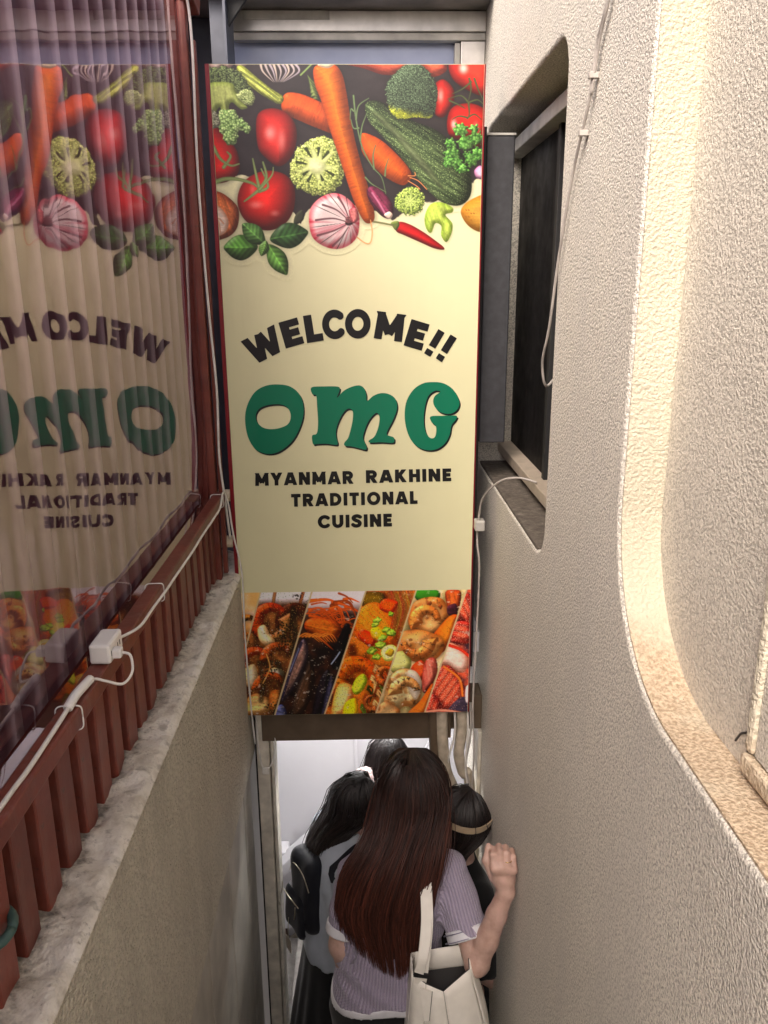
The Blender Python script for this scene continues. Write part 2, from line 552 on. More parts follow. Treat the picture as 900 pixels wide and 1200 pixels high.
# posts and brace at the far end
ps = thing('red_post', 'dark red steel post beside the sign with a diagonal brace on top', 'post')
box('shaft', -0.492, -0.470, 2.44, 2.475, 0.58, 2.62, M['red_paint'], ps, 0.003)
box('shaft', -0.525, -0.496, 2.44, 2.48, 0.58, 2.60, M['red_paint'], ps, 0.003)
box('cover_strip', -0.466, -0.452, 2.46, 2.48, 0.60, 2.15, M['red_paint'], ps, 0.002)
br = boxmesh('brace', -0.02, 0.02, -0.25, 0.25, -0.022, 0.022, 0.004)
b_ = obj('brace', br, M['red_paint'], ps)
b_.location = (-0.475, 2.27, 2.33)
b_.rotation_euler = (rad(-22), 0, rad(-4))
for zc in (0.855, 0.70):
    pts = [(-0.57, 2.49, zc), (-0.50, 2.49, zc), (-0.436, 2.49, zc)]
    tube('cross_pipe', pts, 0.020, M['beige_pipe'], ps, 12, 0)


# plastic sheet: clear vinyl, reflects the sign
def vinyl():
    k = NT('clear_vinyl')
    t = k.t
    t.nodes.remove(k.b)
    fr = k.n('ShaderNodeFresnel')
    fr.inputs['IOR'].default_value = 1.55
    v = k.coord((1, 1, 1))
    h = k.noise(v, 5.0, 2, 0.5)
    nb = k.bump(h, 0.020, 0.05)
    fac = k.math('MINIMUM', k.math('MULTIPLY', fr.outputs[0], 1.55), 0.9)
    g = k.n('ShaderNodeBsdfGlossy')
    g.inputs['Roughness'].default_value = 0.012
    g.inputs['Color'].default_value = (0.97, 0.85, 0.89, 1)
    k.l(nb, g.inputs['Normal'])
    tr = k.n('ShaderNodeBsdfTransparent')
    tr.inputs['Color'].default_value = (0.90, 0.82, 0.91, 1)
    mx = k.n('ShaderNodeMixShader')
    k.l(fac, mx.inputs[0])
    k.l(tr.outputs[0], mx.inputs[1])
    k.l(g.outputs[0], mx.inputs[2])
    k.l(mx.outputs[0], t.nodes['Material Output'].inputs[0])
    return k.m


SHX = -0.4835
ny, nz = 90, 60
ys = np.linspace(-0.9, 2.432, ny)
zs = np.linspace(0.848, 2.36, nz)
V, Fc = [], []
for j, z in enumerate(zs):
    for i, y in enumerate(ys):
        V.append((SHX - 0.009 * max(0.0, (1.16 - z) / 0.30) ** 2 + 0.0008 * math.sin(y * 3 + z * 2.2) + 0.0004 * math.sin(z * 5 - y * 3), y, z + 0.004 * math.sin(y * 9) * (j == 0)))
for j in range(nz - 1):
    for i in range(ny - 1):
        Fc.append((j * ny + i, j * ny + i + 1, (j + 1) * ny + i + 1, (j + 1) * ny + i))
sh = obj('plastic_sheet', mesh('plastic_sheet', V, Fc), vinyl(), None, smooth=True)
tag(sh, 'clear plastic sheet hung above the red railing mirroring the sign', 'plastic sheet')


# corrugated panel behind the sheet
def corr():
    k = NT('translucent_corrugated')
    t = k.t
    v = k.coord()
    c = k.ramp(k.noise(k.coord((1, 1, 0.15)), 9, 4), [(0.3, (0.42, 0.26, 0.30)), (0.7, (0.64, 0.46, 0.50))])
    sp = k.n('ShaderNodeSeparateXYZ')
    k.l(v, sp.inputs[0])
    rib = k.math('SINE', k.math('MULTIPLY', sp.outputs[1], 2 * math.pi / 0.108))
    c = k.mix(k.ramp(k.math('ADD', k.math('MULTIPLY', rib, 0.5), k.math('MULTIPLY', k.noise(k.coord((1, 1, 0.4)), 14, 3), 0.5)), [(0.35, (1, 1, 1)), (0.72, (0, 0, 0))]), (0.86, 0.78, 0.80), k.mix(1.0, c, (0.42, 0.30, 0.34), 'MULTIPLY'))  # bright streaks on the ridges and shade in the valleys, painted into the colour
    k.set(c, 0.28, 0, k.bump(k.noise(v, 90, 3), 0.15, 0.002))
    tl = k.n('ShaderNodeBsdfTranslucent')
    k.l(c, tl.inputs['Color'])
    tr = k.n('ShaderNodeBsdfTransparent')
    tr.inputs['Color'].default_value = (0.95, 0.86, 0.84, 1)
    m1, m2 = k.n('ShaderNodeMixShader'), k.n('ShaderNodeMixShader')
    m1.inputs[0].default_value = 0.50
    m2.inputs[0].default_value = 0.22
    k.l(k.b.outputs[0], m1.inputs[1])
    k.l(tl.outputs[0], m1.inputs[2])
    k.l(m1.outputs[0], m2.inputs[1])
    k.l(tr.outputs[0], m2.inputs[2])
    k.l(m2.outputs[0], t.nodes['Material Output'].inputs[0])
    return k.m


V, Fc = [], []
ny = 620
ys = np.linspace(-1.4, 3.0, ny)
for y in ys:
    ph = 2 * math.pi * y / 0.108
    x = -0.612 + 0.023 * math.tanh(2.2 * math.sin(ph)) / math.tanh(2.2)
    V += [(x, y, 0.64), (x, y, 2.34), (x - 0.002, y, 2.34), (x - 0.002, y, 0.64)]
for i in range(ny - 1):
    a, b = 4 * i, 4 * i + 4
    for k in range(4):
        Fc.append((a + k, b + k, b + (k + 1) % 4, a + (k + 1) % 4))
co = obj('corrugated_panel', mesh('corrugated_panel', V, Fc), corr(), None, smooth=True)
tag(co, 'pinkish translucent corrugated panel standing behind the clear plastic sheet', 'panel')
nb = thing('neighbour_wall', 'dark maroon wall of the next building beyond the corrugated panel', 'wall')
for i in range(8):
    box('wall_panel', -1.62, -1.56, -2.2 + i * 0.665, -1.54 + i * 0.665, -0.15, 2.30, M['maroon'], nb, 0.004)
yard = box('ground', -6, -0.67, 0.195, 6, -0.2, 0.0, M['concrete'])
tag(yard, 'dark paving beyond the railing', kind='structure')

# ------------------------------------------------------------------ end of the stairwell above the door
ew = thing('transom_window', 'aluminium framed transom window above and behind the sign', 'window')
k = NT('blue_grey_pane')
pane_m = k.set(k.ramp(k.noise(k.coord(), 5, 4), [(0.3, (0.24, 0.29, 0.46)), (0.7, (0.34, 0.39, 0.56))]), 0.25, 0)
box('pane', -0.44, 0.33, 3.03, 3.05, 1.9, 2.30, pane_m, ew, 0)
box('head_frame', -0.42, 0.419, 2.975, 3.045, 2.312, 2.372, M['alu'], ew, 0.002)
box('frame_lip', -0.42, 0.419, 2.985, 3.02, 2.288, 2.311, M['alu_grey'], ew, 0.002)
box('jamb', 0.338, 0.419, 2.99, 3.045, 1.9, 2.287, M['alu'], ew, 0.002)
box('jamb', 0.318, 0.337, 3.0, 3.045, 1.9, 2.285, M['alu_grey'], ew, 0.002)
box('frame_patch', -0.385, -0.10, 2.972, 2.9745, 2.345, 2.371, M['alu_grey'], ew, 0)
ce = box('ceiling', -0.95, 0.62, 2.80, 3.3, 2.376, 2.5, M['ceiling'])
tag(ce, 'rough grey soffit over the end of the stairwell', kind='structure')
ce2 = thing('grey_flashing', 'folded grey metal flashing in the upper corner left of the sign', 'flashing')
fm = plain('grey_flashing_paint', (0.095, 0.105, 0.135), 0.5, 0.1, var=0.2, scale=12)
box('flange', -0.475, -0.425, 2.86, 2.875, 1.2, 2.374, fm, ce2, 0.001)
box('web', -0.424, -0.415, 2.80, 2.96, 1.2, 2.374, fm, ce2, 0.001)
tri = mesh('gusset', [(-0.414, 2.84, 2.372), (-0.35, 2.84, 2.372), (-0.414, 2.84, 2.29), (-0.414, 2.86, 2.372), (-0.35, 2.86, 2.372), (-0.414, 2.86, 2.29)], [(0, 2, 1), (3, 4, 5), (0, 1, 4, 3), (1, 2, 5, 4), (2, 0, 3, 5)])
obj('gusset', tri, M['dark'], ce2)
bwall = thing('back_wall', 'blue grey wall hidden behind the hanging sign', 'wall')
box('wall_face', -0.95, 0.62, 3.06, 3.12, -0.02, 2.374, plain('bluegrey_wall', (0.030, 0.034, 0.055), 0.6), bwall, 0)
# door frame
df = thing('door_frame', 'weathered metal door frame at the foot of the outer stairs', 'door frame')
box('lintel', -0.385, 0.30, 2.56, 2.72, -0.085, 0.052, M['lintel'], df, 0.003)
box('lintel', 0.301, 0.419, 2.62, 2.72, -0.085, 0.052, M['lintel'], df, 0.003)
fr_m = plain('door_frame_paint', (0.60, 0.56, 0.47), 0.5, 0.0, var=0.3, scale=14, bump=0.15)
box('jamb', -0.419, -0.385, 2.60, 2.68, -2.2, -0.02, M['dark'], df, 0.002)
box('jamb', -0.408, -0.362, 2.565, 2.598, -2.2, 0.05, fr_m, df, 0.004)
box('jamb', -0.358, -0.346, 2.57, 2.66, -2.2, -0.087, fr_m, df, 0.003)
box('jamb', -0.384, -0.3585, 2.60, 2.66, -2.2, -0.087, fr_m, df, 0.003)
box('jamb', 0.405, 0.419, 2.60, 2.70, -2.2, -0.087, fr_m, df, 0.003)

# pipes at the right of the door
def pipe(label, pts, r, mat=M['beige_pipe']):
    o = tube('taped_pipe', pts, r, mat, None, 12)
    # wrapped tape ridges
    return tag(o, label, 'pipe', 'taped pipes beside the doorway')
pipe('brown taped pipe hanging nearest the door lintel', [(0.235, 2.55, 0.06), (0.236, 2.548, -0.05), (0.245, 2.55, -0.16), (0.275, 2.56, -0.26), (0.33, 2.57, -0.33)], 0.019, M['lintel'])
pipe('beige taped pipe curving below the sign, middle one', [(0.262, 2.54, 0.10), (0.264, 2.54, -0.02), (0.270, 2.54, -0.12), (0.285, 2.545, -0.22), (0.32, 2.55, -0.31), (0.36, 2.56, -0.45), (0.37, 2.56, -1.2)], 0.021)
pipe('beige taped pipe closest to the stucco wall', [(0.335, 2.54, 0.10), (0.335, 2.54, -0.05), (0.328, 2.545, -0.14), (0.345, 2.55, -0.22), (0.375, 2.56, -0.33), (0.385, 2.56, -1.2)], 0.020)
for j, (x, c) in enumerate(((0.352, 'cable_white'), (0.362, 'cable_grey'), (0.305, 'cable_white'))):
    o = tube('hanging_cable', [(x, 2.52, 0.08), (x + 0.004, 2.525, -0.05), (x - 0.01 * j, 2.53, -0.18), (x + 0.012, 2.54, -0.30), (0.37, 2.55, -0.45)], 0.0045, M[c], None, 6)
    tag(o, ['thin white cable hanging right beside the beige pipes', 'thin grey cable hanging against the stucco wall by the pipes', 'thin white cable hanging between the two beige pipes'][j], 'cable', 'cables hanging by the doorway')
o = thing('hanging_switch', 'white cord with small inline switch looping on the door jamb', 'cord')
tube('cord', [(-0.40, 2.54, 0.05), (-0.398, 2.545, -0.08), (-0.39, 2.55, -0.17), (-0.375, 2.555, -0.2), (-0.352, 2.56, -0.17), (-0.338, 2.562, -0.09), (-0.345, 2.565, -0.04)], 0.0032, M['cable_white'], o)
box('switch_body', -0.388, -0.363, 2.543, 2.556, -0.212, -0.185, M['cable_white'], o, 0.003)

# ------------------------------------------------------------------ lower stairwell interior
iw = thing('lower_stairwell', 'white painted walls of the lower stairwell seen through the door', 'wall')
box('far_wall', -2.2, -0.075, 3.98, 4.06, -4.2, 0.2, M['white_wall'], iw, 0)
box('far_wall', -0.074, 0.80, 4.02, 4.08, -2.3, 0.2, M['white_wall'], iw, 0)
box('side_wall', 0.62, 0.70, 2.74, 4.02, -2.3, 0.2, M['white_wall'], iw, 0)
box('side_wall', -0.52, -0.43, 2.73, 3.02, -4.2, 0.2, M['white_wall'], iw, 0)
box('side_wall', -2.3, -2.2, 2.9, 4.06, -4.2, 0.2, M['white_wall'], iw, 0)
box('near_wall', -2.2, -0.53, 2.94, 3.015, -4.2, 0.2, M['white_wall'], iw, 0)
box('soffit', -2.3, 0.8, 2.74, 4.1, 0.17, 0.25, M['white_wall'], iw, 0)
box('edge_bead', -0.085, -0.066, 3.972, 3.985, -2.1, 0.17, M['white_wall'], iw, 0.004)
box('right_return', 0.421, 0.62, 2.74, 3.0, -2.3, 0.17, M['white_wall'], iw, 0)
sp_ = boxmesh('slope_trim', -0.012, 0.012, -0.012, 0.012, -0.7, 0.7, 0.002)
q = obj('slope_trim', sp_, M['white_wall'], iw)
q.location = (0.26, 4.00, -1.2)
q.rotation_euler = (0, rad(24), 0)
hr = thing('handrail', 'thick white painted handrail sloping down along the far wall', 'handrail')
b = boxmesh('rail', -0.75, 0.30, -0.06, 0.06, -0.03, 0.03, 0.006)
q = obj('rail', b, M['white_wall'], hr)
q.location = (-0.28, 3.84, -1.46)
q.rotation_euler = (0, rad(-45), 0)
hr_b = boxmesh('bracket', -0.70, 0.28, -0.03, 0.05, -0.10, -0.031, 0.004)
q = obj('bracket', hr_b, M['white_wall'], hr)
q.location = (-0.28, 3.86, -1.46)
q.rotation_euler = (0, rad(-45), 0)
box('end_post', -0.60, -0.47, 3.87, 3.975, -2.15, -1.62, M['white_wall'], hr, 0.006)
sk = thing('stair_skirting', 'beige skirting board stepping down along the far white wall', 'skirting')
q = obj('board', boxmesh('board', -0.9, 0.42, -0.01, 0.01, -0.055, 0.055, 0.003), M['beige_trim'], sk)
q.location = (-0.36, 3.966, -2.26)
q.rotation_euler = (0, rad(-42), 0)
bd = thing('brown_board', 'dark brown wooden board leaning at the left behind the door jamb', 'board')
box('plank', -0.62, -0.50, 3.92, 3.945, -2.45, -1.90, M['brown_wood'], bd, 0.004)
box('plank_trim', -0.515, -0.499, 3.905, 3.919, -2.45, -1.93, M['brown_wood'], bd, 0.003)
lp = thing('tube_lamp', 'lit white tube lamp on the lower stairwell ceiling behind the sign', 'lamp')
box('housing', -0.55, 0.55, 3.34, 3.44, 0.135, 0.168, M['white_plastic'], lp, 0.004)
k = NT('lamp_tube_glow')
k.b.inputs['Emission Color'].default_value = (1.0, 0.97, 0.95, 1)
k.b.inputs['Emission Strength'].default_value = 82.0
tube('glass_tube', [(-0.52, 3.39, 0.115), (0.52, 3.39, 0.115)], 0.016, k.m, lp, 12, 0)
# ------------------------------------------------------------------ the hanging sign
SX0, SX1, SZ0, SZ1, SY = -0.428, 0.350, 0.056, 2.100, 2.5
SW, SHH = SX1 - SX0, SZ1 - SZ0


def homography(src, dst):
    A = []
    for (x, y), (u, v) in zip(src, dst):
        A.append([x, y, 1, 0, 0, 0, -u * x, -u * y])
        A.append([0, 0, 0, x, y, 1, -v * x, -v * y])
    h = np.linalg.solve(np.array(A, float), np.array([c for p in dst for c in p], float))
    return np.append(h, 1).reshape(3, 3)


SIGN_PX = [(243, 75), (568, 75), (548, 835), (288, 838)]      # sign corners in image pixels; the print is drawn in image coordinates
PANEL = [(0, SHH), (SW, SHH), (SW, 0), (0, 0)]
H_img_panel = homography(SIGN_PX, PANEL)
H_panel_img = np.linalg.inv(H_img_panel)


def app(H, x, y):
    d = H[2, 0] * x + H[2, 1] * y + H[2, 2]
    return (H[0, 0] * x + H[0, 1] * y + H[0, 2]) / d, (H[1, 0] * x + H[1, 1] * y + H[1, 2]) / d


def sm(a, b, x):
    t = np.clip((x - a) / (b - a), 0, 1)
    return t * t * (3 - 2 * t)


def polysdf(P, x, y):
    """signed distance to a closed polygon, negative inside"""
    d = np.full(x.shape, 1e9)
    ins = np.zeros(x.shape, bool)
    n = len(P)
    for i in range(n):
        ax, ay = P[i]
        bx, by = P[(i + 1) % n]
        ex, ey = bx - ax, by - ay
        wx, wy = x - ax, y - ay
        t = np.clip((wx * ex + wy * ey) / (ex * ex + ey * ey + 1e-12), 0, 1)
        d = np.minimum(d, (wx - t * ex) ** 2 + (wy - t * ey) ** 2)
        if ay != by:
            c = ((ay > y) != (by > y)) & (x < (bx - ax) * (y - ay) / (by - ay) + ax)
            ins ^= c
    d = np.sqrt(d)
    return np.where(ins, -d, d)


class Art:
    def __init__(s, x, y, base):
        s.x, s.y = x, y
        s.c = np.empty(x.shape + (3,))
        s.c[:] = np.array(base) / 255

    def win(s, x0, x1, y0, y1):
        m = (s.x >= x0) & (s.x <= x1) & (s.y >= y0) & (s.y <= y1)
        r, c = np.where(m.any(1))[0], np.where(m.any(0))[0]
        if len(r) < 3 or len(c) < 3:
            return None
        return slice(max(r[0] - 1, 0), r[-1] + 2), slice(max(c[0] - 1, 0), c[-1] + 2)

    def put(s, w, a, col):
        a = np.clip(a, 0, 1)[..., None]
        col = np.asarray(col, float)
        if col.ndim == 1:
            col = col / 255
        s.c[w] = s.c[w] * (1 - a) + np.clip(col, 0, 1) * a

    def blob(s, pts, base, edge=None, r=12, tex=None, light=(-0.5, -0.7), spec=0.0, amb=0.55, soft=0.6, smooth=True, shadow=0.0, gain=0.75, wob=0.0, wsc=0.2, seed=1):
        """a rounded, shaded piece of the printed picture"""
        P = catmull(pts, 6, True) if smooth else np.array(pts, float)
        pad = 8
        w = s.win(P[:, 0].min() - pad, P[:, 0].max() + pad, P[:, 1].min() - pad, P[:, 1].max() + pad)
        if w is None:
            return
        x, y = s.x[w], s.y[w]
        d = polysdf(P, x, y)
        if wob:
            d = d + (fbm(x * wsc, y * wsc, seed, 3) - 0.5) * 2 * wob
        if shadow:
            s.put(w, sm(7, -3, d) * shadow, (12, 9, 8))
        a = sm(soft, -soft, d)
        h = np.sqrt(np.clip(1 - (1 - np.clip(-d / r, 0, 1)) ** 2, 0, 1))
        gy, gx = np.gradient(h * r)
        sx = np.gradient(x, axis=1) + 1e-9
        sy = np.gradient(y, axis=0) + 1e-9
        gx, gy = gx / sx, gy / sy
        nz = 1 / np.sqrt(1 + gx * gx + gy * gy)
        lx, ly = light
        lz = math.sqrt(max(0.05, 1 - lx * lx - ly * ly))
        dif = np.clip((-gx * lx - gy * ly + lz) * nz, 0, 1.3)
        col = np.array(base, float) / 255
        col = np.broadcast_to(col, x.shape + (3,)).copy()
        if edge is not None:
            e = np.clip(-d / r, 0, 1)[..., None]
            col = col * e + np.array(edge) / 255 * (1 - e)
        if tex is not None:
            col = tex(col, x, y, d, h)
        col = col * (amb + gain * dif)[..., None]
        if spec:
            col = col + (spec * np.clip(dif, 0, 1) ** 18)[..., None]
        s.put(w, a, col)
        return w

    def line(s, pts, wd, col, n=6, alpha=1.0, wd2=None, soft=0.5):
        P = catmull(pts, n) if len(pts) > 2 else np.array(pts, float)
        w = s.win(P[:, 0].min() - 6, P[:, 0].max() + 6, P[:, 1].min() - 6, P[:, 1].max() + 6)
        if w is None:
            return
        x, y = s.x[w], s.y[w]
        best = np.full(x.shape, 1e9)
        m = len(P) - 1
        for i in range(m):
            a, b = P[i], P[i + 1]
            e = b - a
            t = np.clip(((x - a[0]) * e[0] + (y - a[1]) * e[1]) / (e @ e + 1e-9), 0, 1)
            ww = wd if wd2 is None else wd + (wd2 - wd) * (i + t) / m
            best = np.minimum(best, np.hypot(x - a[0] - t * e[0], y - a[1] - t * e[1]) - ww / 2)
        shade = np.clip(0.75 + 0.35 * (-best / max(wd, 1)) * 2, 0.6, 1.2)
        s.put(w, sm(soft, -soft, best) * alpha, np.array(col)[None, None] / 255 * shade[..., None])


def worley(x, y, seed=0):
    xi, yi = np.floor(x), np.floor(y)
    best = np.full(x.shape, 9.0)
    idv = np.zeros(x.shape)
    for dx in (-1, 0, 1):
        for dy in (-1, 0, 1):
            cx, cy = xi + dx, yi + dy
            hx = vnoise(cx * 7.0 + 0.0, cy * 13.0, seed)
            hy = vnoise(cx * 11.0, cy * 5.0, seed + 5)
            d = np.hypot(cx + hx - x, cy + hy - y)
            m = d < best
            best = np.where(m, d, best)
            idv = np.where(m, hx, idv)
    return best, idv


def floret(dark, light, sc=0.45, mixdir=None):
    dk, lt = np.array(dark) / 255, np.array(light) / 255

    def t(col, x, y, d, h):
        b, i = worley(x * sc, y * sc, 3)
        f = np.clip(1.15 - b * 1.25, 0, 1) * (0.55 + 0.6 * i)
        c = dk + (lt - dk) * f[..., None]
        if mixdir is not None:
            c = mixdir(c, x, y, f)
        return c
    return t


def streaks(amount=0.15, ang=0.0, sc=(0.05, 0.5), seed=4):
    ca, sa = math.cos(ang), math.sin(ang)

    def t(col, x, y, d, h):
        u, v = x * ca + y * sa, -x * sa + y * ca
        n = fbm(u * sc[0], v * sc[1], seed, 4) - 0.5
        n2 = fbm(x * 0.5, y * 0.5, seed + 9, 3) - 0.5
        return col * (1 + amount * 2 * n + amount * n2)[..., None]
    return t


def leaf(a, p0, p1, wd, base, seed=0):
    p0, p1 = np.array(p0, float), np.array(p1, float)
    e = p1 - p0
    L = np.linalg.norm(e)
    e = e / L
    nrm = np.array([-e[1], e[0]])
    prof = [(0, 0.05), (0.18, 0.62), (0.45, 1.0), (0.7, 0.85), (0.9, 0.4), (1, 0.0)]
    pts = [p0 + e * L * t + nrm * wd * k for t, k in prof] + [p0 + e * L * t - nrm * wd * k for t, k in reversed(prof[1:-1])]

    def tex(col, x, y, d, h):
        u = (x - p0[0]) * e[0] + (y - p0[1]) * e[1]
        v = (x - p0[0]) * nrm[0] + (y - p0[1]) * nrm[1]
        vein = np.abs(((u - np.abs(v) * 0.8) / (L / 6.5)) % 1 - 0.5) * 2
        mid = sm(1.4, 0.3, np.abs(v))
        k = 0.72 + 0.35 * vein + 0.18 * (v > 0) + 0.5 * (fbm(x * 0.12, y * 0.12, seed, 3) - 0.5)
        return col * k[..., None] + (mid * 0.16)[..., None] * np.array([0.6, 0.8, 0.4])
    a.blob(pts, base, tuple(c * 0.55 for c in base), wd * 0.9, tex, spec=0.22, amb=0.55, gain=0.65, shadow=0.12)


def tomato(a, pts, r=26, base=(214, 40, 30), hl=None, light=(-0.35, -0.45)):
    a.blob(pts, base, (120, 14, 10), r, streaks(0.05), light=light, amb=0.5, gain=0.65, shadow=0.35)
    if hl:
        for (cx, cy, rx, ry, al) in hl:
            w = a.win(cx - rx * 2, cx + rx * 2, cy - ry * 2, cy + ry * 2)
            q = np.hypot((a.x[w] - cx) / rx, (a.y[w] - cy) / ry)
            a.put(w, sm(1.5, 0.0, q) * al, (255, 228, 220))


def carrot(a, pts, r, ang, base=(240, 124, 32)):
    ca, sa = math.cos(ang), math.sin(ang)

    def tex(col, x, y, d, h):
        u = x * ca + y * sa
        v = -x * sa + y * ca
        ring = fbm(u * 0.42, v * 0.06, 21, 3)
        k = 1 + 0.30 * (ring - 0.5) - 0.22 * sm(0.66, 0.76, ring) + 0.10 * (fbm(x * .6, y * .6, 5, 3) - 0.5)
        return col * k[..., None]
    a.blob(pts, base, (176, 66, 14), r, tex, amb=0.55, gain=0.62, spec=0.10, shadow=0.35)


def paint_vegetables(a):
    x, y = a.x, a.y
    yb = np.interp(x, [243, 262, 300, 330, 345, 352, 362, 400, 440, 462, 490, 512, 535, 552, 570], [204, 205, 206, 236, 250, 262, 244, 238, 248, 258, 236, 236, 228, 214, 204])
    yb = yb + (fbm(x * 0.12, y * 0.12, 2, 3) - 0.5) * 8
    slate = np.array((38, 33, 34)) / 255 * (0.75 + 0.6 * fbm(x * 0.03, y * 0.05, 8, 5))[..., None]
    allw = (slice(None), slice(None))
    a.put(allw, sm(1, -1, y - yb), slate)
    # pale root vegetables on the upper border, mushrooms
    for cx, cy, rx, ry in ((253, 76, 8, 8), (267, 74, 7, 6), (282, 74, 8, 6)):
        a.blob([(cx - rx, cy), (cx, cy + ry), (cx + rx, cy), (cx, cy - ry)], (226, 205, 192), (170, 130, 118), 6, amb=0.5)
    for i in range(9):
        x0 = 305 + i * 5
        a.line([(x0, 74), (x0 + 3 + (i % 3), 84), (320 + i * 1.5, 96)], 3.5, (188 - 12 * (i % 3), 172 - 10 * (i % 3), 160), wd2=0.5)
    for pts in ([(395, 72), (425, 80), (452, 88), (478, 84), (480, 74)], [(490, 74), (505, 90), (522, 84), (524, 74)]):
        a.blob(pts + [(pts[-1][0], 60), (pts[0][0], 60)], (214, 92, 62), (160, 50, 34), 10, streaks(0.25, 0.3), amb=0.5)
    # artichoke behind
    for i in range(6):
        a.blob([(360 + i * 2, 88 + i * 5), (366 + i * 2, 94 + i * 5), (374, 102 + i * 3), (364, 98 + i * 4)], (150, 165, 96), (70, 84, 44), 4)
    a.line([(352, 88), (360, 80), (366, 74)], 2, (116, 140, 78))
    # right tomatoes
    tomato(a, [(526, 74), (530, 92), (545, 104), (566, 112), (580, 100), (580, 60), (540, 60)], 22, (226, 46, 30), [(543, 80, 6, 7, 0.7)])
    tomato(a, [(508, 100), (520, 93), (532, 106), (530, 124), (520, 137), (510, 134), (506, 115)], 14, (190, 36, 26), [(516, 112, 4, 9, 0.5)])
    tomato(a, [(524, 140), (530, 126), (546, 121), (562, 124), (575, 135), (578, 165), (560, 172), (540, 165), (526, 158)], 22, (206, 32, 22), [(532, 146, 4, 7, 0.75), (558, 150, 4, 8, 0.4)])
    for pts in ([(550, 92), (552, 104), (549, 118)], [(556, 92), (561, 106), (567, 118)], [(549, 120), (540, 112), (525, 116)], [(549, 120), (560, 117), (568, 124)], [(549, 120), (550, 132), (548, 140)], [(548, 138), (538, 136), (530, 140)], [(548, 138), (556, 134), (564, 140)], [(552, 96), (542, 104), (530, 110)], [(527, 118), (536, 122), (545, 127)]):
        a.line(pts, 2.6, (66, 74, 42), wd2=0.8)
    # zucchini
    zl = math.atan2(205 - 128, 545 - 428)

    def zt(col, xx, yy, d, h):
        ca, sa = math.cos(zl), math.sin(zl)
        u, v = xx * ca + yy * sa, -xx * sa + yy * ca
        st_ = fbm(u * 0.03, v * 0.5, 31, 3)
        b, i = worley(xx * 0.55, yy * 0.55, 8)
        spk = sm(0.24, 0.10, b) * (i > 0.45)
        c = np.array((40, 52, 30)) / 255 + (st_ - 0.4)[..., None] * np.array((60, 66, 44)) / 255 * 1.2
        return np.clip(c, 0.03, 1) + spk[..., None] * np.array((120, 130, 90)) / 255 * 0.7
    a.blob([(428, 122), (442, 118), (462, 128), (485, 142), (510, 152), (535, 172), (549, 196), (553, 215), (550, 232), (538, 241), (520, 238), (504, 226), (486, 205), (466, 180), (448, 160), (432, 142)], (46, 56, 34), (18, 24, 14), 22, zt, light=(-0.55, -0.1), amb=0.45, gain=0.95, spec=0.10, shadow=0.3)
    a.blob([(436, 130), (450, 138), (478, 166), (505, 198), (520, 222), (512, 216), (490, 194), (462, 160), (442, 140)], (104, 116, 82), (70, 82, 50), 8, streaks(0.3, zl), amb=0.7, gain=0.5, soft=3)
    # carrots
    carrot(a, [(330, 118), (336, 109), (352, 110), (372, 118), (392, 128), (400, 146), (396, 158), (376, 152), (352, 142), (332, 132)], 17, 0.35, (236, 96, 40))
    carrot(a, [(423, 160), (428, 156), (446, 164), (464, 180), (478, 196), (482, 206), (478, 214), (470, 217), (452, 208), (436, 194), (424, 178)], 17, 0.7, (240, 108, 28))
    for pts in ([(478, 212), (488, 218), (492, 222)], [(480, 208), (490, 212), (500, 222)], [(478, 206), (486, 206), (486, 202)]):
        a.line(pts, 1.0, (206, 130, 76))
    # leek tops
    a.blob([(277, 80), (284, 77), (300, 90), (318, 104), (332, 114), (328, 122), (316, 117), (296, 104), (282, 92)], (176, 186, 92), (110, 120, 40), 6, streaks(0.5, 0.7, (0.03, 0.8)), amb=0.6)
    a.line([(282, 84), (302, 98), (326, 116)], 2.4, (96, 108, 44), alpha=0.8)
    # tomatoes left
    tomato(a, [(243, 150), (252, 148), (265, 160), (278, 178), (280, 200), (268, 212), (250, 214), (240, 200)], 18, (200, 38, 34))
    tomato(a, [(300, 142), (306, 130), (322, 127), (338, 134), (347, 150), (346, 172), (338, 188), (326, 195), (312, 186), (302, 172)], 26, (222, 58, 52), [(316, 156, 7, 9, 0.45), (330, 165, 5, 14, 0.3)])
    tomato(a, [(278, 235), (284, 215), (300, 203), (318, 200), (336, 206), (345, 222), (344, 245), (334, 262), (316, 270), (298, 266), (284, 254)], 34, (228, 40, 34), [(300, 240, 9, 5, 0.35), (322, 250, 6, 4, 0.3), (296, 222, 4, 8, 0.25)])
    # broccoli left, hanging upside down
    stem_c = (186, 200, 116)
    a.blob([(243, 84), (258, 78), (276, 82), (292, 100), (298, 118), (288, 120), (270, 110), (250, 112), (243, 105)], (40, 56, 32), None, 8, floret((18, 26, 14), (120, 140, 84), 0.5), amb=0.6, wob=2.5)
    a.blob([(244, 100), (258, 96), (272, 98), (277, 108), (284, 120), (290, 126), (282, 128), (272, 120), (268, 126), (272, 140), (262, 142), (258, 126), (252, 132), (246, 140), (243, 126)], stem_c, (120, 140, 60), 7, streaks(0.25, 1.4), amb=0.6, gain=0.55)
    a.blob([(276, 112), (288, 104), (298, 112), (296, 124), (286, 122)], (150, 170, 90), None, 4, floret((70, 90, 40), (206, 220, 150), 0.6), wob=2)
    a.blob([(258, 130), (270, 128), (282, 138), (294, 150), (290, 156), (280, 154), (276, 168), (266, 170), (260, 158), (254, 142)], (120, 160, 80), None, 8, floret((44, 74, 28), (186, 214, 140), 0.38), amb=0.65, wob=3)
    a.blob([(244, 128), (254, 132), (258, 146), (248, 150)], (150, 150, 110), None, 5, floret((60, 66, 40), (206, 206, 180), 0.6), wob=2)
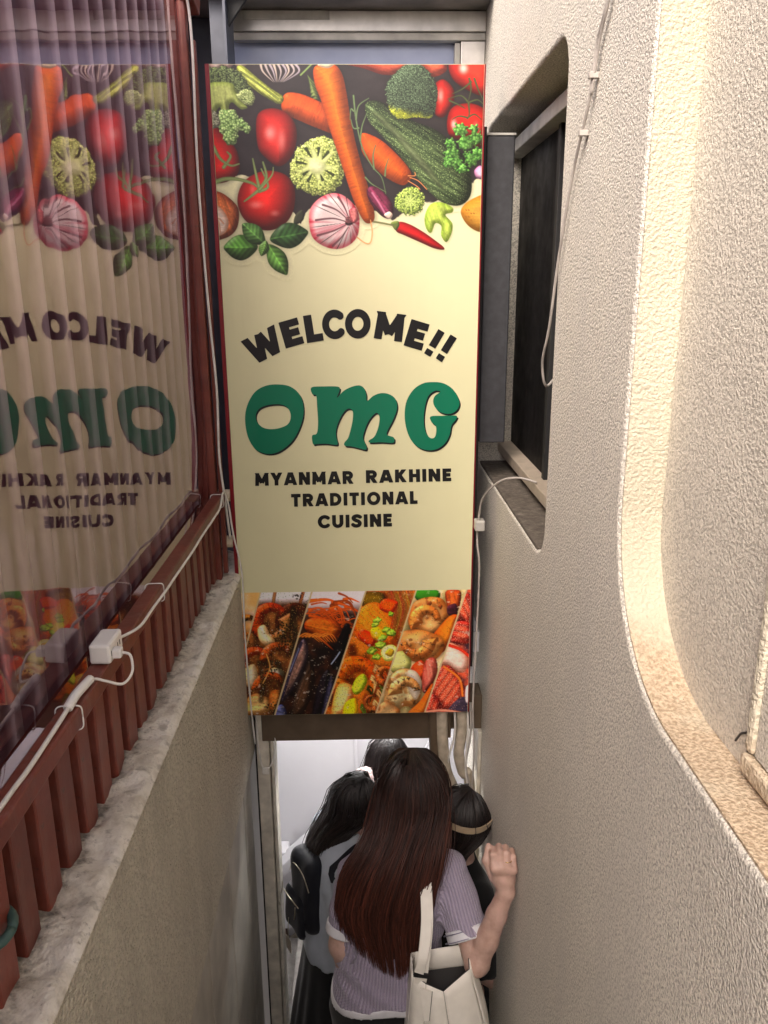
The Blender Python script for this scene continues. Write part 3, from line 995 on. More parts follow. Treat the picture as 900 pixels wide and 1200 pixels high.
    # vine stems on the left tomatoes
    for pts, wd in (([(247, 216), (262, 210), (278, 210), (296, 215), (304, 222)], 4.0), ([(304, 222), (300, 205), (296, 186)], 3), ([(304, 224), (314, 218), (306, 198)], 3), ([(304, 222), (294, 230), (286, 236)], 3), ([(262, 196), (270, 184), (266, 178)], 3), ([(250, 172), (258, 186), (270, 194), (280, 192)], 3), ([(304, 222), (312, 208), (308, 190)], 3.4), ([(304, 222), (318, 206), (320, 196)], 2)):
        a.line(pts, wd * 1.45, (118, 136, 82), wd2=wd * 0.6)
    # cut broccoli
    a.blob([(340, 195), (348, 176), (362, 164), (382, 160), (396, 168), (402, 184), (402, 206), (394, 222), (378, 229), (358, 226), (344, 214)], (150, 165, 70), None, 10, floret((52, 66, 24), (204, 214, 124), 0.42), amb=0.7, wob=3.5, wsc=0.25)
    rb_ = np.random.default_rng(4)
    for k in range(9):
        an = k * 2 * math.pi / 9 + rb_.normal(0.2, 0.12)
        L = rb_.uniform(15, 23)
        p1 = (371 + L * math.cos(an), 194 + L * math.sin(an))
        a.line([(371, 194), (371 + L * 0.5 * math.cos(an + 0.1), 194 + L * 0.5 * math.sin(an + 0.1)), p1], 9, (206, 218, 140), wd2=4)
        for da in (-0.5, 0.45):
            a.line([p1, (p1[0] + 7 * math.cos(an + da), p1[1] + 7 * math.sin(an + da))], 3.6, (196, 210, 124), wd2=2)
    for k in range(8):
        an = k * 2 * math.pi / 9 + 0.55 + rb_.normal(0, 0.1)
        r0, r1 = rb_.uniform(9, 13), rb_.uniform(17, 24)
        a.line([(371 + r0 * math.cos(an), 194 + r0 * math.sin(an)), (371 + r1 * math.cos(an), 194 + r1 * math.sin(an))], 1.4, (40, 48, 24), wd2=3.6)
    a.blob([(361, 188), (368, 184), (377, 187), (382, 195), (378, 203), (368, 204), (361, 199)], (226, 230, 180), (206, 218, 140), 8, streaks(0.12), amb=0.75, gain=0.25, soft=3)
    # upper right broccoli
    def yl(c, xx, yy, f):
        k = sm(0, 12, (yy - 118) + (452 - xx) * 0.28 + (fbm(xx * .2, yy * .2, 3) - .5) * 10)
        k2 = np.clip(k, 0, 1)[..., None]
        return c * (1 - k2) + (np.array((128, 140, 40)) / 255 + f[..., None] * np.array((100, 96, 30)) / 255) * k2
    a.blob([(452, 102), (462, 86), (480, 74), (496, 78), (508, 92), (513, 110), (510, 130), (502, 138), (488, 137), (474, 139), (462, 136), (454, 122)], (60, 74, 48), (24, 32, 20), 18, floret((18, 26, 18), (98, 118, 88), 0.62, yl), amb=0.62, gain=0.6, wob=2, wsc=0.35, shadow=0.3)
    # big carrot on top
    carrot(a, [(367, 82), (374, 76), (392, 76), (401, 88), (406, 110), (410, 135), (416, 165), (424, 195), (432, 222), (438, 246), (438, 258), (431, 262), (424, 256), (414, 235), (404, 205), (394, 175), (384, 145), (376, 118), (369, 100)], 19, 1.28, (246, 136, 36))
    a.blob([(372, 76), (384, 80), (392, 74), (384, 66)], (226, 206, 170), None, 4)
    a.line([(434, 258), (436, 272), (434, 284), (428, 285), (418, 278)], 1.2, (212, 146, 86))
    # rosemary
    for pts in ([(414, 112), (417, 140), (424, 172), (436, 195), (447, 208), (452, 228)], [(417, 140), (420, 124), (432, 115)], [(422, 165), (424, 148), (430, 132)], [(438, 198), (437, 182), (440, 170)], [(414, 130), (411, 128), (410, 140)], [(451, 206), (452, 196), (455, 186)], [(428, 208), (436, 216), (452, 225)], [(420, 150), (414, 150), (411, 140)]):
        a.line(pts, 2.2, (92, 112, 74), wd2=1.0)
    # parsley
    ps_ = [(540, 152, 9), (530, 180, 10), (546, 168, 10), (558, 162, 9), (552, 186, 9), (536, 192, 9), (560, 180, 8), (526, 190, 7), (542, 198, 6), (528, 168, 6), (556, 152, 6)]
    for i, (cx, cy, r) in enumerate(ps_):
        pts = []
        for k in range(14):
            rr = r * (1.05 if k % 2 else 0.80)
            pts.append((cx + rr * math.cos(k * math.pi / 7 + i), cy + rr * math.sin(k * math.pi / 7 + i)))
        a.blob(pts, (62 + 14 * (i % 3), 116 + 16 * (i % 3), 44), (26, 56, 18), 5, floret((30, 70, 20), (120, 176, 84), 0.32), amb=0.6, gain=0.7, wob=3.2, wsc=0.3, shadow=0.3)
    a.blob([(556, 200), (563, 194), (569, 200), (566, 210), (558, 208)], (216, 180, 200), (150, 90, 130), 5)
    # shallot
    a.blob([(430, 222), (437, 218), (448, 224), (458, 236), (461, 248), (456, 256), (448, 254), (438, 244), (431, 232)], (126, 44, 74), (60, 14, 34), 8, streaks(0.5, 0.9, (0.04, 0.7)), amb=0.55, gain=0.8, spec=0.12)
    a.line([(436, 226), (444, 238), (452, 252)], 2.6, (196, 120, 150), alpha=0.7)
    a.blob([(450, 252), (456, 248), (460, 252), (456, 257)], (222, 196, 176), None, 3)
    # garlic
    def gt(col, xx, yy, d, h):
        cx, cy = 411, 260
        an = np.arctan2(yy - cy, xx - cx)
        rr = np.hypot(xx - cx, yy - cy)
        st_ = fbm(an * 7 + 40, rr * 0.03, 12, 3)
        seg = np.abs((an * 2.1 + 0.2) % 1 - 0.5) * 2
        pk = np.array((236, 214, 212)) / 255 * (1 - 0.0) - sm(0.45, 0.75, st_)[..., None] * np.array((26, 84, 72)) / 255
        gap = sm(0.10, 0.02, seg) * sm(8, 14, rr) * sm(52, 30, rr)
        edge_ = sm(8, 1, -d)[..., None] * np.array((10, 90, 80)) / 255
        return np.clip(pk - edge_, 0, 1) * (1 - 0.75 * gap)[..., None]
    a.blob([(362, 262), (363, 246), (372, 234), (386, 227), (400, 228), (413, 238), (420, 250), (421, 264), (418, 278), (408, 288), (394, 292), (378, 288), (366, 278)], (236, 214, 212), None, 16, gt, amb=0.62, gain=0.45, shadow=0.15)
    for pts in ([(407, 257), (394, 246), (378, 240)], [(406, 260), (390, 256), (370, 258)], [(406, 263), (392, 270), (372, 276)], [(408, 266), (400, 278), (390, 288)], [(408, 254), (403, 242), (396, 231)]):
        a.line(pts, 1.0, (72, 40, 46), wd2=2.6, alpha=0.85)
    a.blob([(404, 256), (409, 253), (414, 257), (412, 264), (406, 263)], (84, 50, 52), None, 3, streaks(0.9), wob=1.5, wsc=0.4)
    a.blob([(409, 246), (417, 244), (420, 256), (414, 262), (410, 256)], (206, 120, 116), (150, 60, 70), 4, streaks(0.4, 1.3))
    # small broccoli
    a.blob([(462, 236), (468, 226), (478, 219), (490, 222), (497, 232), (495, 244), (486, 252), (474, 251), (465, 246)], (110, 134, 52), None, 6, floret((40, 58, 20), (176, 196, 96), 0.5), amb=0.7, wob=2.5, wsc=0.4)
    for k in range(9):
        an = k * 2 * math.pi / 9
        a.line([(480, 236), (480 + 12 * math.cos(an), 236 + 12 * math.sin(an))], 3, (178, 198, 108), wd2=1.2)
    # chilli
    a.blob([(463, 266), (468, 260), (480, 263), (496, 272), (510, 282), (520, 290), (519, 293), (508, 291), (492, 284), (474, 276), (465, 272)], (198, 22, 26), (110, 8, 12), 6, streaks(0.08), spec=0.30, amb=0.6, gain=0.6)
    a.blob([(458, 261), (466, 259), (468, 264), (464, 270), (460, 266)], (96, 110, 52), None, 3)
    a.line([(438, 260), (450, 262), (460, 264)], 2.2, (104, 106, 66))
    # celery
    a.blob([(498, 252), (504, 240), (516, 237), (530, 243), (530, 249), (522, 252), (530, 262), (529, 274), (523, 284), (517, 276), (517, 265), (510, 262), (506, 272), (502, 272), (498, 264)], (178, 200, 84), (130, 160, 48), 6, streaks(0.3, 1.2), amb=0.65, gain=0.5)
    # potato
    a.blob([(540, 250), (544, 240), (556, 232), (570, 228), (580, 240), (578, 270), (562, 272), (548, 264)], (222, 164, 66), (170, 106, 26), 14, streaks(0.12), amb=0.6, gain=0.5)
    for q in range(7):
        a.line([(546 + 3 * (q % 4), 246 + 4 * (q // 2)), (546.6 + 3 * (q % 4), 246.5 + 4 * (q // 2))], 1.4, (150, 92, 30))
    # halved mushroom / onion on the left
    a.blob([(240, 224), (254, 224), (266, 230), (278, 242), (280, 256), (276, 270), (264, 279), (244, 280), (236, 250)], (190, 104, 60), (110, 44, 20), 9, streaks(0.35, 1.2), amb=0.6, shadow=0.2)
    a.blob([(238, 236), (254, 240), (264, 250), (268, 262), (262, 274), (244, 277), (236, 256)], (236, 214, 196), (206, 150, 120), 5, streaks(0.15), amb=0.75, gain=0.3)
    for pts in ([(250, 262), (256, 256), (262, 262)], [(248, 250), (256, 260), (258, 272)]):
        a.line(pts, 1.6, (196, 142, 112))
    # olive leaf bits, basil
    a.blob([(346, 252), (354, 246), (356, 256), (350, 262), (344, 262)], (52, 54, 40), None, 3)
    leaf(a, (302, 290), (262, 290), 15, (92, 150, 62), 3)
    leaf(a, (310, 286), (284, 262), 11, (104, 160, 78), 7)
    leaf(a, (316, 280), (361, 272), 15, (62, 108, 52), 5)
    leaf(a, (314, 286), (336, 322), 11, (112, 172, 76), 9)
    leaf(a, (312, 282), (306, 300), 6, (126, 180, 88), 11)


def shrimp(a, cx, cy, R, a0, a1, wd, base, edge, stripes=True, flip=1):
    """curled prawn body: an arc band with segment lines"""
    n = 14
    outer, inner = [], []
    for i in range(n + 1):
        t = i / n
        an = math.radians(a0 + (a1 - a0) * t)
        w = wd * (1 - 0.55 * t)
        outer.append((cx + (R + w / 2) * math.cos(an), cy + flip * (R + w / 2) * math.sin(an)))
        inner.append((cx + (R - w / 2) * math.cos(an), cy + flip * (R - w / 2) * math.sin(an)))
    def tex(col, x, y, d, h):
        an = np.degrees(np.arctan2(flip * (y - cy), x - cx))
        s = np.abs((an / 22.0) % 1 - 0.5) * 2
        n_ = fbm(x * 0.16, y * 0.16, int(cx), 4)
        c = col * (0.75 + 0.5 * n_ - (0.32 * sm(0.22, 0.04, s) if stripes else 0))[..., None]
        ch = sm(0.60, 0.72, fbm(x * 0.3, y * 0.3, int(cy), 4))[..., None]
        c = c * (1 - 0.65 * ch)
        o = sm(0.46, 0.62, fbm(x * 0.09, y * 0.09, int(cx + 3), 3))[..., None]
        return c * (1 - 0.55 * o) + np.array(edge) / 255 * 0.55 * o
    a.blob(outer + inner[::-1], base, edge, wd * 0.45, tex, amb=0.55, gain=0.7, spec=0.22, smooth=False, shadow=0.3)


def paint_seafood(a):
    x, y = a.x, a.y
    allw = (slice(None), slice(None))
    # five slanted pictures separated by cream lines; boundaries run from the top edge down to the left
    tops = [305, 365, 428, 487, 546]
    bots = [267, 322, 380, 440, 497]

    def side(i):
        t = (y - 694) / (837 - 694)
        return x - (tops[i] + (bots[i] - tops[i]) * t)
    S_ = [side(i) for i in range(5)]
    saved = []

    def region(i):
        """soft mask of the i-th picture"""
        m = np.ones_like(x)
        if i > 0:
            m = m * sm(-0.4, 0.4, S_[i - 1])
        if i < 5:
            m = m * sm(0.4, -0.4, S_[i])
        return m

    def layer(i, fn):
        b = Art(x, y, (0, 0, 0))
        fn(b)
        a.put(allw, region(i), b.c)

    def mott(b, c1, c2, sc=0.08, seed=1):
        n = sm(0.3, 0.7, fbm(x * sc, y * sc, seed, 5))[..., None]
        b.c[:] = np.array(c1) / 255 * (1 - n) + np.array(c2) / 255 * n

    def specks(b, col, sc, th, seed, x0=0, x1=999, y0=0, y1=999, al=0.9):
        f, i = worley(x * sc, y * sc, seed)
        m = sm(th, th * 0.5, f) * (i > 0.35) * (x > x0) * (x < x1) * (y > y0) * (y < y1)
        b.put(allw, m * al, col)

    def p0(b):
        mott(b, (206, 176, 150), (190, 150, 96), 0.05, 3)
        b.put(allw, sm(720, 760, y), (176, 112, 44))
        shrimp(b, 290, 735, 12, 60, 300, 14, (196, 140, 78), (150, 84, 30))

    def p1(b):
        mott(b, (66, 38, 22), (150, 96, 52), 0.09, 5)
        b.put(allw, sm(712, 700, y), (196, 190, 194))
        b.line([(322, 694), (320, 706)], 4, (140, 96, 60))
        b.line([(355, 694), (351, 708)], 4, (140, 84, 50))
        shrimp(b, 346, 728, 15, -200, 60, 19, (112, 56, 26), (60, 24, 12))
        shrimp(b, 318, 728, 17, 120, 330, 18, (206, 92, 34), (150, 46, 18))
        shrimp(b, 318, 730, 17, -30, 110, 18, (176, 126, 72), (110, 62, 30))
        b.blob([(302, 736), (310, 732), (316, 742), (322, 752), (314, 757), (304, 750)], (232, 210, 176), (196, 150, 100), 7, streaks(0.15, 1.0), amb=0.7)
        shrimp(b, 300, 778, 16, 150, 340, 15, (206, 96, 44), (170, 60, 26))
        b.blob([(288, 782), (298, 778), (302, 792), (300, 806), (290, 804), (285, 794)], (222, 208, 178), (180, 148, 104), 7, streaks(0.1), amb=0.75, gain=0.35)
        shrimp(b, 326, 772, 15, 170, 330, 15, (190, 92, 40), (128, 60, 24))
        b.blob([(314, 786), (322, 782), (332, 786), (330, 794), (320, 793)], (236, 228, 210), (190, 176, 130), 5, amb=0.75, gain=0.3)
        shrimp(b, 318, 808, 17, 180, 330, 13, (200, 102, 46), (150, 66, 26))
        b.blob([(288, 820), (300, 812), (314, 818), (316, 832), (300, 838), (286, 836)], (196, 158, 104), (140, 90, 50), 7, streaks(0.3), amb=0.65)
        b.blob([(316, 812), (326, 808), (334, 818), (326, 834), (316, 830)], (176, 110, 56), (110, 60, 26), 7, streaks(0.3), amb=0.65)
        f, i = worley(x * 0.35, y * 0.35, 9)
        m = sm(0.62, 0.4, fbm(x * 0.07 + 3, y * 0.05, 17, 3)) * 0 + sm(0.55, 0.62, fbm(x * 0.06, y * 0.06, 19, 3))
        b.put(allw, m * sm(0.55, 0.2, f) * 0.9, (24, 22, 14))
        for pts in ([(343, 712), (346, 740), (342, 764)], [(304, 776), (308, 800), (306, 820)], [(325, 776), (332, 800), (322, 836)]):
            b.line(pts, 6, (26, 22, 16), alpha=0.65, soft=2)
        b.line([(312, 766), (316, 782), (308, 800)], 1.4, (190, 140, 80))
        specks(b, (60, 80, 30), 0.3, 0.14, 31)
        specks(b, (240, 200, 130), 0.4, 0.13, 33, al=0.6)

    def p2(b):
        mott(b, (20, 15, 16), (64, 40, 30), 0.08, 7)
        b.put(allw, sm(724, 704, y + (x - 390) * 0.05), (196, 184, 186))
        rg_ = np.random.default_rng(5)
        for k in range(30):
            x0, y0 = rg_.uniform(362, 412), rg_.uniform(695, 742)
            an, L = rg_.normal(0.35, 0.35), rg_.uniform(16, 40)
            x1, y1 = x0 + L * math.cos(an), y0 + L * math.sin(an)
            q = rg_.uniform(0.6, 1.15)
            b.line([(x0, y0), ((x0 + x1) / 2 + rg_.normal(0, 3), (y0 + y1) / 2 + rg_.normal(-3, 3)), (x1, y1)], rg_.uniform(1.5, 6.5), (206 * q, 92 * q, 32 * q), wd2=0.8)
        b.blob([(358, 728), (372, 722), (392, 726), (400, 738), (390, 748), (372, 746), (358, 738)], (196, 106, 38), (130, 50, 16), 9, streaks(0.4, 0.2), amb=0.6, spec=0.15)
        for k in range(14):
            b.line([(352 + k * 3, 716 + (k * 5) % 7), (366 + k * 3, 713 + (k * 3) % 9), (384 + k * 2, 722 + (k * 7) % 12)], 1.6, (184, 82, 34), wd2=0.8)
        for k in range(8):
            b.line([(350 + k * 4, 746), (360 + k * 4, 742 + k % 3), (374 + k * 3, 752)], 2.2, (206, 120, 52), wd2=0.8)
        def mussel(pts, base, ed, ang):
            b.blob(pts, base, ed, 7, streaks(0.55, ang, (0.03, 0.45)), amb=0.5, gain=0.8, spec=0.18, shadow=0.4)
        mussel([(352, 752), (358, 750), (361, 766), (354, 790), (340, 812), (330, 822), (332, 802), (342, 774)], (142, 110, 96), (50, 44, 60), -1.1)
        b.line([(353, 753), (342, 782), (331, 816)], 2.8, (38, 36, 54), alpha=0.9)
        b.line([(350, 760), (340, 786)], 1.6, (110, 116, 146), alpha=0.8)
        mussel([(362, 774), (368, 786), (366, 806), (360, 826), (352, 838), (342, 838), (346, 812), (356, 788)], (86, 62, 46), (30, 24, 22), -1.2)
        mussel([(404, 732), (410, 734), (406, 756), (398, 780), (390, 784), (388, 770), (396, 748)], (26, 20, 22), (10, 8, 10), -1.2)
        mussel([(378, 790), (386, 786), (384, 812), (374, 838), (366, 838), (370, 812)], (44, 36, 42), (14, 12, 16), -1.3)
        mussel([(386, 794), (392, 800), (388, 822), (380, 838), (376, 836)], (92, 88, 110), (30, 28, 40), -1.3)
        mussel([(324, 828), (332, 826), (336, 840), (322, 842)], (108, 112, 150), (50, 54, 90), 0.3)
        specks(b, (226, 200, 160), 0.5, 0.07, 41, y0=752, al=0.6)
        b.line([(388, 778), (394, 770), (398, 764)], 1.4, (150, 160, 180))

    def p3(b):
        mott(b, (80, 34, 16), (186, 104, 36), 0.08, 9)
        b.blob([(424, 696), (445, 694), (452, 704), (444, 718), (426, 712)], (120, 92, 22), (70, 50, 10), 8, streaks(0.3))
        b.blob([(414, 730), (424, 712), (440, 706), (458, 716), (466, 738), (462, 758), (444, 756), (420, 750)], (220, 112, 34), (176, 74, 18), 12, streaks(0.25, 0.8), amb=0.65, spec=0.15)
        for k in range(14):
            b.line([(458 + k * 2, 694 + (k * 3) % 6), (462 + k * 2, 716), (456 + k * 1.6, 742 + (k * 5) % 8)], 2.4, (156 - 9 * (k % 4), 66 + 10 * (k % 5), 40), wd2=1.0)
        b.blob([(446, 706), (452, 702), (466, 706), (462, 716), (456, 719), (445, 714)], (236, 88, 26), (190, 40, 10), 5, spec=0.2)
        b.blob([(419, 744), (426, 738), (440, 746), (437, 757), (428, 755)], (226, 74, 26), (170, 34, 12), 5, spec=0.2)
        b.blob([(434, 738), (444, 734), (454, 744), (446, 752), (436, 748)], (240, 178, 40), (200, 120, 10), 5, spec=0.2)
        for cx, cy, r in ((442, 727, 4.5), (440, 732, 4), (452, 738, 5), (459, 742, 5), (446, 756, 6), (436, 762, 6), (442, 770, 5), (449, 748, 5), (458, 720, 3.5)):
            b.blob([(cx - r * 1.2, cy + 2), (cx - 1, cy - r * .8), (cx + r, cy - 1), (cx + 1, cy + r * .8)], (150, 176, 70), (90, 126, 34), 3, streaks(0.6, cx), amb=0.65, wob=1.8, wsc=0.35)
        b.blob([(446, 766), (450, 758), (460, 756), (466, 762), (463, 772), (452, 775)], (232, 226, 140), (180, 186, 80), 4, amb=0.7)
        b.blob([(451, 766), (456, 760), (462, 763), (458, 770)], (186, 150, 50), None, 3)
        shrimp(b, 418, 800, 22, 150, 400, 26, (238, 136, 40), (196, 74, 18))
        b.blob([(394, 806), (404, 800), (414, 806), (412, 822), (402, 838), (388, 838)], (232, 170, 110), (200, 110, 50), 8, streaks(0.2), amb=0.7)
        b.blob([(412, 806), (418, 794), (426, 790), (430, 798), (424, 810), (416, 814)], (176, 190, 60), (120, 140, 26), 5, streaks(0.2), amb=0.7)
        b.blob([(404, 824), (416, 818), (420, 830), (416, 840), (402, 840)], (226, 174, 36), (180, 120, 16), 5, amb=0.7)
        for k in range(34):
            x0, y0 = 440 + (k * 13) % 26, 780 + (k * 17) % 56
            x0 -= (y0 - 780) * 0.35
            b.line([(x0, y0), (x0 + 5 - k % 4, y0 + 5), (x0 + 3, y0 + 12 + k % 5)], 2.6, ((196, 150, 96), (84, 110, 40), (170, 70, 30), (40, 46, 18), (220, 180, 120))[k % 5], wd2=1.0)
        shrimp(b, 452, 792, 9, 100, 330, 9, (214, 120, 60), (160, 70, 26))
        shrimp(b, 436, 824, 8, 40, 280, 8, (190, 110, 60), (120, 60, 26))
        specks(b, (40, 66, 20), 0.35, 0.16, 51)
        specks(b, (30, 30, 12), 0.5, 0.10, 53)
        specks(b, (255, 214, 120), 0.4, 0.12, 54, al=0.6)

    def p4(b):
        mott(b, (150, 140, 92), (206, 180, 140), 0.07, 11)
        b.blob([(484, 694), (500, 690), (515, 694), (512, 704), (492, 706)], (62, 130, 40), (40, 96, 24), 5)
        def meat(pts, base=(222, 168, 108), ed=(176, 104, 50), r=11, sd=1):
            def tx(col, xx, yy, d, h):
                n = fbm(xx * 0.12, yy * 0.12, sd, 4)
                o = sm(0.5, 0.68, n)[..., None]
                c = col * (1 - 0.5 * o) + np.array((176, 96, 36)) / 255 * 0.5 * o
                k = sm(0.64, 0.80, fbm(xx * 0.16, yy * 0.16, sd + 3, 3))[..., None]
                seg = 0.82 + 0.25 * np.abs(np.sin((xx * 0.6 + yy * 0.8) * 0.16 + 2 * n))[..., None]
                return c * seg * (1 - 0.6 * k) + np.array((120, 56, 22)) / 255 * 0.35 * k
            b.blob(pts, base, ed, r, tx, amb=0.62, gain=0.55, spec=0.18, shadow=0.3)
        meat([(478, 722), (486, 706), (504, 700), (520, 704), (526, 722), (520, 740), (506, 748), (490, 742), (480, 736)], sd=3)
        b.blob([(522, 694), (540, 694), (536, 718), (526, 716)], (184, 92, 44), (110, 40, 18), 6, streaks(0.4, 1.4))
        b.blob([(524, 712), (534, 708), (536, 720), (526, 722)], (60, 30, 40), None, 4, streaks(0.5))
        carrot(b, [(500, 756), (514, 736), (528, 722), (537, 724), (532, 748), (520, 764), (506, 768)], 9, -0.8, (214, 132, 48))
        meat([(464, 756), (470, 742), (486, 738), (506, 742), (520, 752), (516, 768), (500, 778), (480, 774), (468, 768)], sd=7)
        b.blob([(456, 782), (462, 766), (476, 764), (482, 776), (478, 786), (464, 790)], (196, 192, 122), (150, 150, 80), 7, streaks(0.15), amb=0.65)
        b.blob([(482, 782), (494, 774), (500, 786), (492, 800), (484, 796)], (214, 92, 46), (160, 50, 20), 6, streaks(0.2))
        b.blob([(498, 776), (510, 772), (512, 790), (500, 812), (494, 806)], (206, 112, 96), (140, 60, 50), 6, streaks(0.3, 1.4))
        meat([(452, 806), (462, 788), (478, 784), (492, 794), (494, 812), (486, 830), (474, 828), (462, 836), (450, 830)], (222, 206, 158), (176, 130, 80), 12, 11)
        b.blob([(478, 786), (488, 788), (494, 802), (488, 820), (480, 812), (476, 798)], (228, 218, 206), (196, 176, 150), 6, amb=0.7, gain=0.35)
        carrot(b, [(478, 836), (492, 822), (506, 802), (508, 812), (498, 838), (484, 842)], 7, -1.0, (206, 120, 50))
        meat([(440, 832), (452, 822), (468, 832), (464, 842), (440, 842)], (206, 170, 120), (150, 100, 60), 7, 13)
        for cx, cy in ((503, 708), (516, 711), (482, 768)):
            b.blob([(cx - 3, cy), (cx, cy - 3), (cx + 3, cy), (cx, cy + 3)], (128, 66, 34), None, 2, wob=1.5)
        shrimp(b, 500, 728, 13, 150, 360, 17, (222, 158, 96), (196, 112, 50))
        shrimp(b, 488, 752, 15, -10, 175, 17, (216, 150, 90), (190, 104, 46))
        shrimp(b, 476, 812, 13, 170, 350, 18, (226, 186, 136), (200, 136, 76))
        specks(b, (50, 36, 22), 0.4, 0.09, 61)

    def p5(b):
        mott(b, (60, 40, 52), (206, 92, 64), 0.08, 13)
        def tail(pts, ang, base=(204, 84, 58)):
            def tx(col, xx, yy, d, h):
                u = -xx * math.sin(ang) + yy * math.cos(ang)
                s = np.abs((u / 7.5) % 1 - 0.5) * 2
                f, i = worley(xx * 0.5, yy * 0.5, 5)
                sp = sm(0.26, 0.12, f)
                return col * (0.72 + 0.5 * s)[..., None] + (sp * 0.35)[..., None]
            b.blob(pts, base, (120, 18, 12), 9, tx, amb=0.6, gain=0.6, spec=0.2, shadow=0.3)
        tail([(534, 706), (548, 696), (556, 712), (552, 734), (540, 728), (530, 724)], 1.1)
        tail([(530, 734), (540, 728), (552, 732), (552, 752), (538, 756), (528, 752)], 0.2)
        b.blob([(522, 758), (530, 754), (544, 764), (550, 776), (544, 788), (534, 788), (524, 782), (516, 776)], (226, 206, 192), (196, 120, 96), 8, streaks(0.15), amb=0.7, gain=0.4)
        b.line([(524, 756), (540, 762), (550, 770)], 3.5, (196, 52, 30))
        tail([(504, 812), (512, 788), (524, 780), (536, 790), (544, 806), (540, 824), (526, 834), (512, 826)], 2.2)
        tail([(496, 834), (506, 814), (516, 824), (514, 838)], 1.9)
        b.line([(520, 782), (538, 796), (542, 816)], 3, (226, 110, 50))
        b.blob([(528, 828), (540, 818), (552, 820), (552, 838), (524, 838)], (56, 48, 60), None, 6, streaks(0.3))
        b.line([(498, 835), (520, 833), (550, 838)], 3, (214, 130, 110))
        b.blob([(546, 806), (554, 804), (554, 822), (546, 824)], (206, 190, 196), None, 4)
        specks(b, (255, 200, 170), 0.5, 0.13, 71, al=0.6)
    for i, fn in enumerate((p0, p1, p2, p3, p4, p5)):
        layer(i, fn)
    m_ = a.c.mean(-1, keepdims=True)
    a.c[:] = np.clip(m_ + (a.c - m_) * 1.12, 0, 1)
    a.c[:] = np.clip((a.c - 0.36) * 1.42 + 0.46, 0.02, 1)
    g_ = sm(0.70, 0.80, fbm(x * 0.22 + y * 0.05, y * 0.34, 77, 3)) * sm(0.45, 0.6, fbm(x * 0.04, y * 0.04, 78, 2))
    a.put(allw, g_ * 0.65, (250, 240, 222))
    for i in range(5):
        a.put(allw, sm(1.25, 0.6, np.abs(S_[i])), (226, 202, 150))


def srgb_lin(c):
    return np.where(c <= 0.04045, c / 12.92, ((c + 0.055) / 1.055) ** 2.4)


def print_sheet(name, u0, u1, v0, v1, nu, nv, fn, base, parent, yoff, bright=1.0):
    us, vs = np.linspace(u0, u1, nu), np.linspace(v1, v0, nv)
    U, Vv = np.meshgrid(us, vs)
    ax, ay = app(H_panel_img, U, Vv)
    a = Art(ax, ay, base)
    fn(a)
    gr_ = 1 + 0.10 * (fbm(ax * 0.9, ay * 0.9, 91, 3) - 0.5)
    touched = (np.abs(a.c - np.array(base) / 255).max(-1) >= 1e-4)
    a.c[touched] *= gr_[touched][:, None]
    same = (np.abs(a.c - np.array(base) / 255).max(-1) < 1e-4)
    me = bpy.data.meshes.new(name)
    n = nu * nv
    co = np.stack([SX0 + U, np.full_like(U, SY - yoff), SZ0 + Vv], -1).reshape(-1, 3)
    me.vertices.add(n)
    me.vertices.foreach_set('co', co.ravel())
    idx = np.arange(n).reshape(nv, nu)
    q = np.stack([idx[:-1, :-1], idx[1:, :-1], idx[1:, 1:], idx[:-1, 1:]], -1).reshape(-1, 4)
    q = q[~same.ravel()[q].all(1)]
    me.loops.add(q.size)
    me.loops.foreach_set('vertex_index', q.ravel())
    me.polygons.add(len(q))
    me.polygons.foreach_set('loop_start', np.arange(0, q.size, 4))
    me.update(calc_edges=True)
    at = me.attributes.new('print', 'FLOAT_COLOR', 'POINT')
    cc = np.ones((n, 4))
    cc[:, :3] = srgb_lin(np.clip(a.c.reshape(-1, 3) * bright, 0, 1)) * 0.92
    at.data.foreach_set('color', cc.ravel())
    return obj(name, me, M['print'], parent)


k = NT('printed_vinyl')
at = k.n('ShaderNodeAttribute', attribute_name='print')
M['print'] = k.set(at.outputs['Color'], 0.34, 0, None, 0.35)
k.b.inputs['Coat Weight'].default_value = 0.12
k.b.inputs['Coat Roughness'].default_value = 0.22
gloss_r = 0.32


def ink(name, col):
    k = NT(name)
    v = k.coord()
    c = k.ramp(k.noise(v, 6, 3), [(0.3, tuple(x * 0.96 for x in col)), (0.7, col)])
    wv = k.bump(k.noise(k.coord((3.5, 1, 0.35)), 3.0, 3), 0.16, 0.02)
    k.b.inputs['Coat Weight'].default_value = 0.12
    k.b.inputs['Coat Roughness'].default_value = 0.22
    return k.set(c, gloss_r, 0, wv, 0.3)


CREAM = (0.715, 0.695, 0.43)
M['sign_cream'] = ink('sign_cream', CREAM)
M['ink_black'] = ink('sign_black', (0.006, 0.006, 0.007))
M['ink_green'] = ink('sign_green', (0.0, 0.165, 0.085))
M['sign_red'] = ink('sign_red', (0.20, 0.010, 0.016))

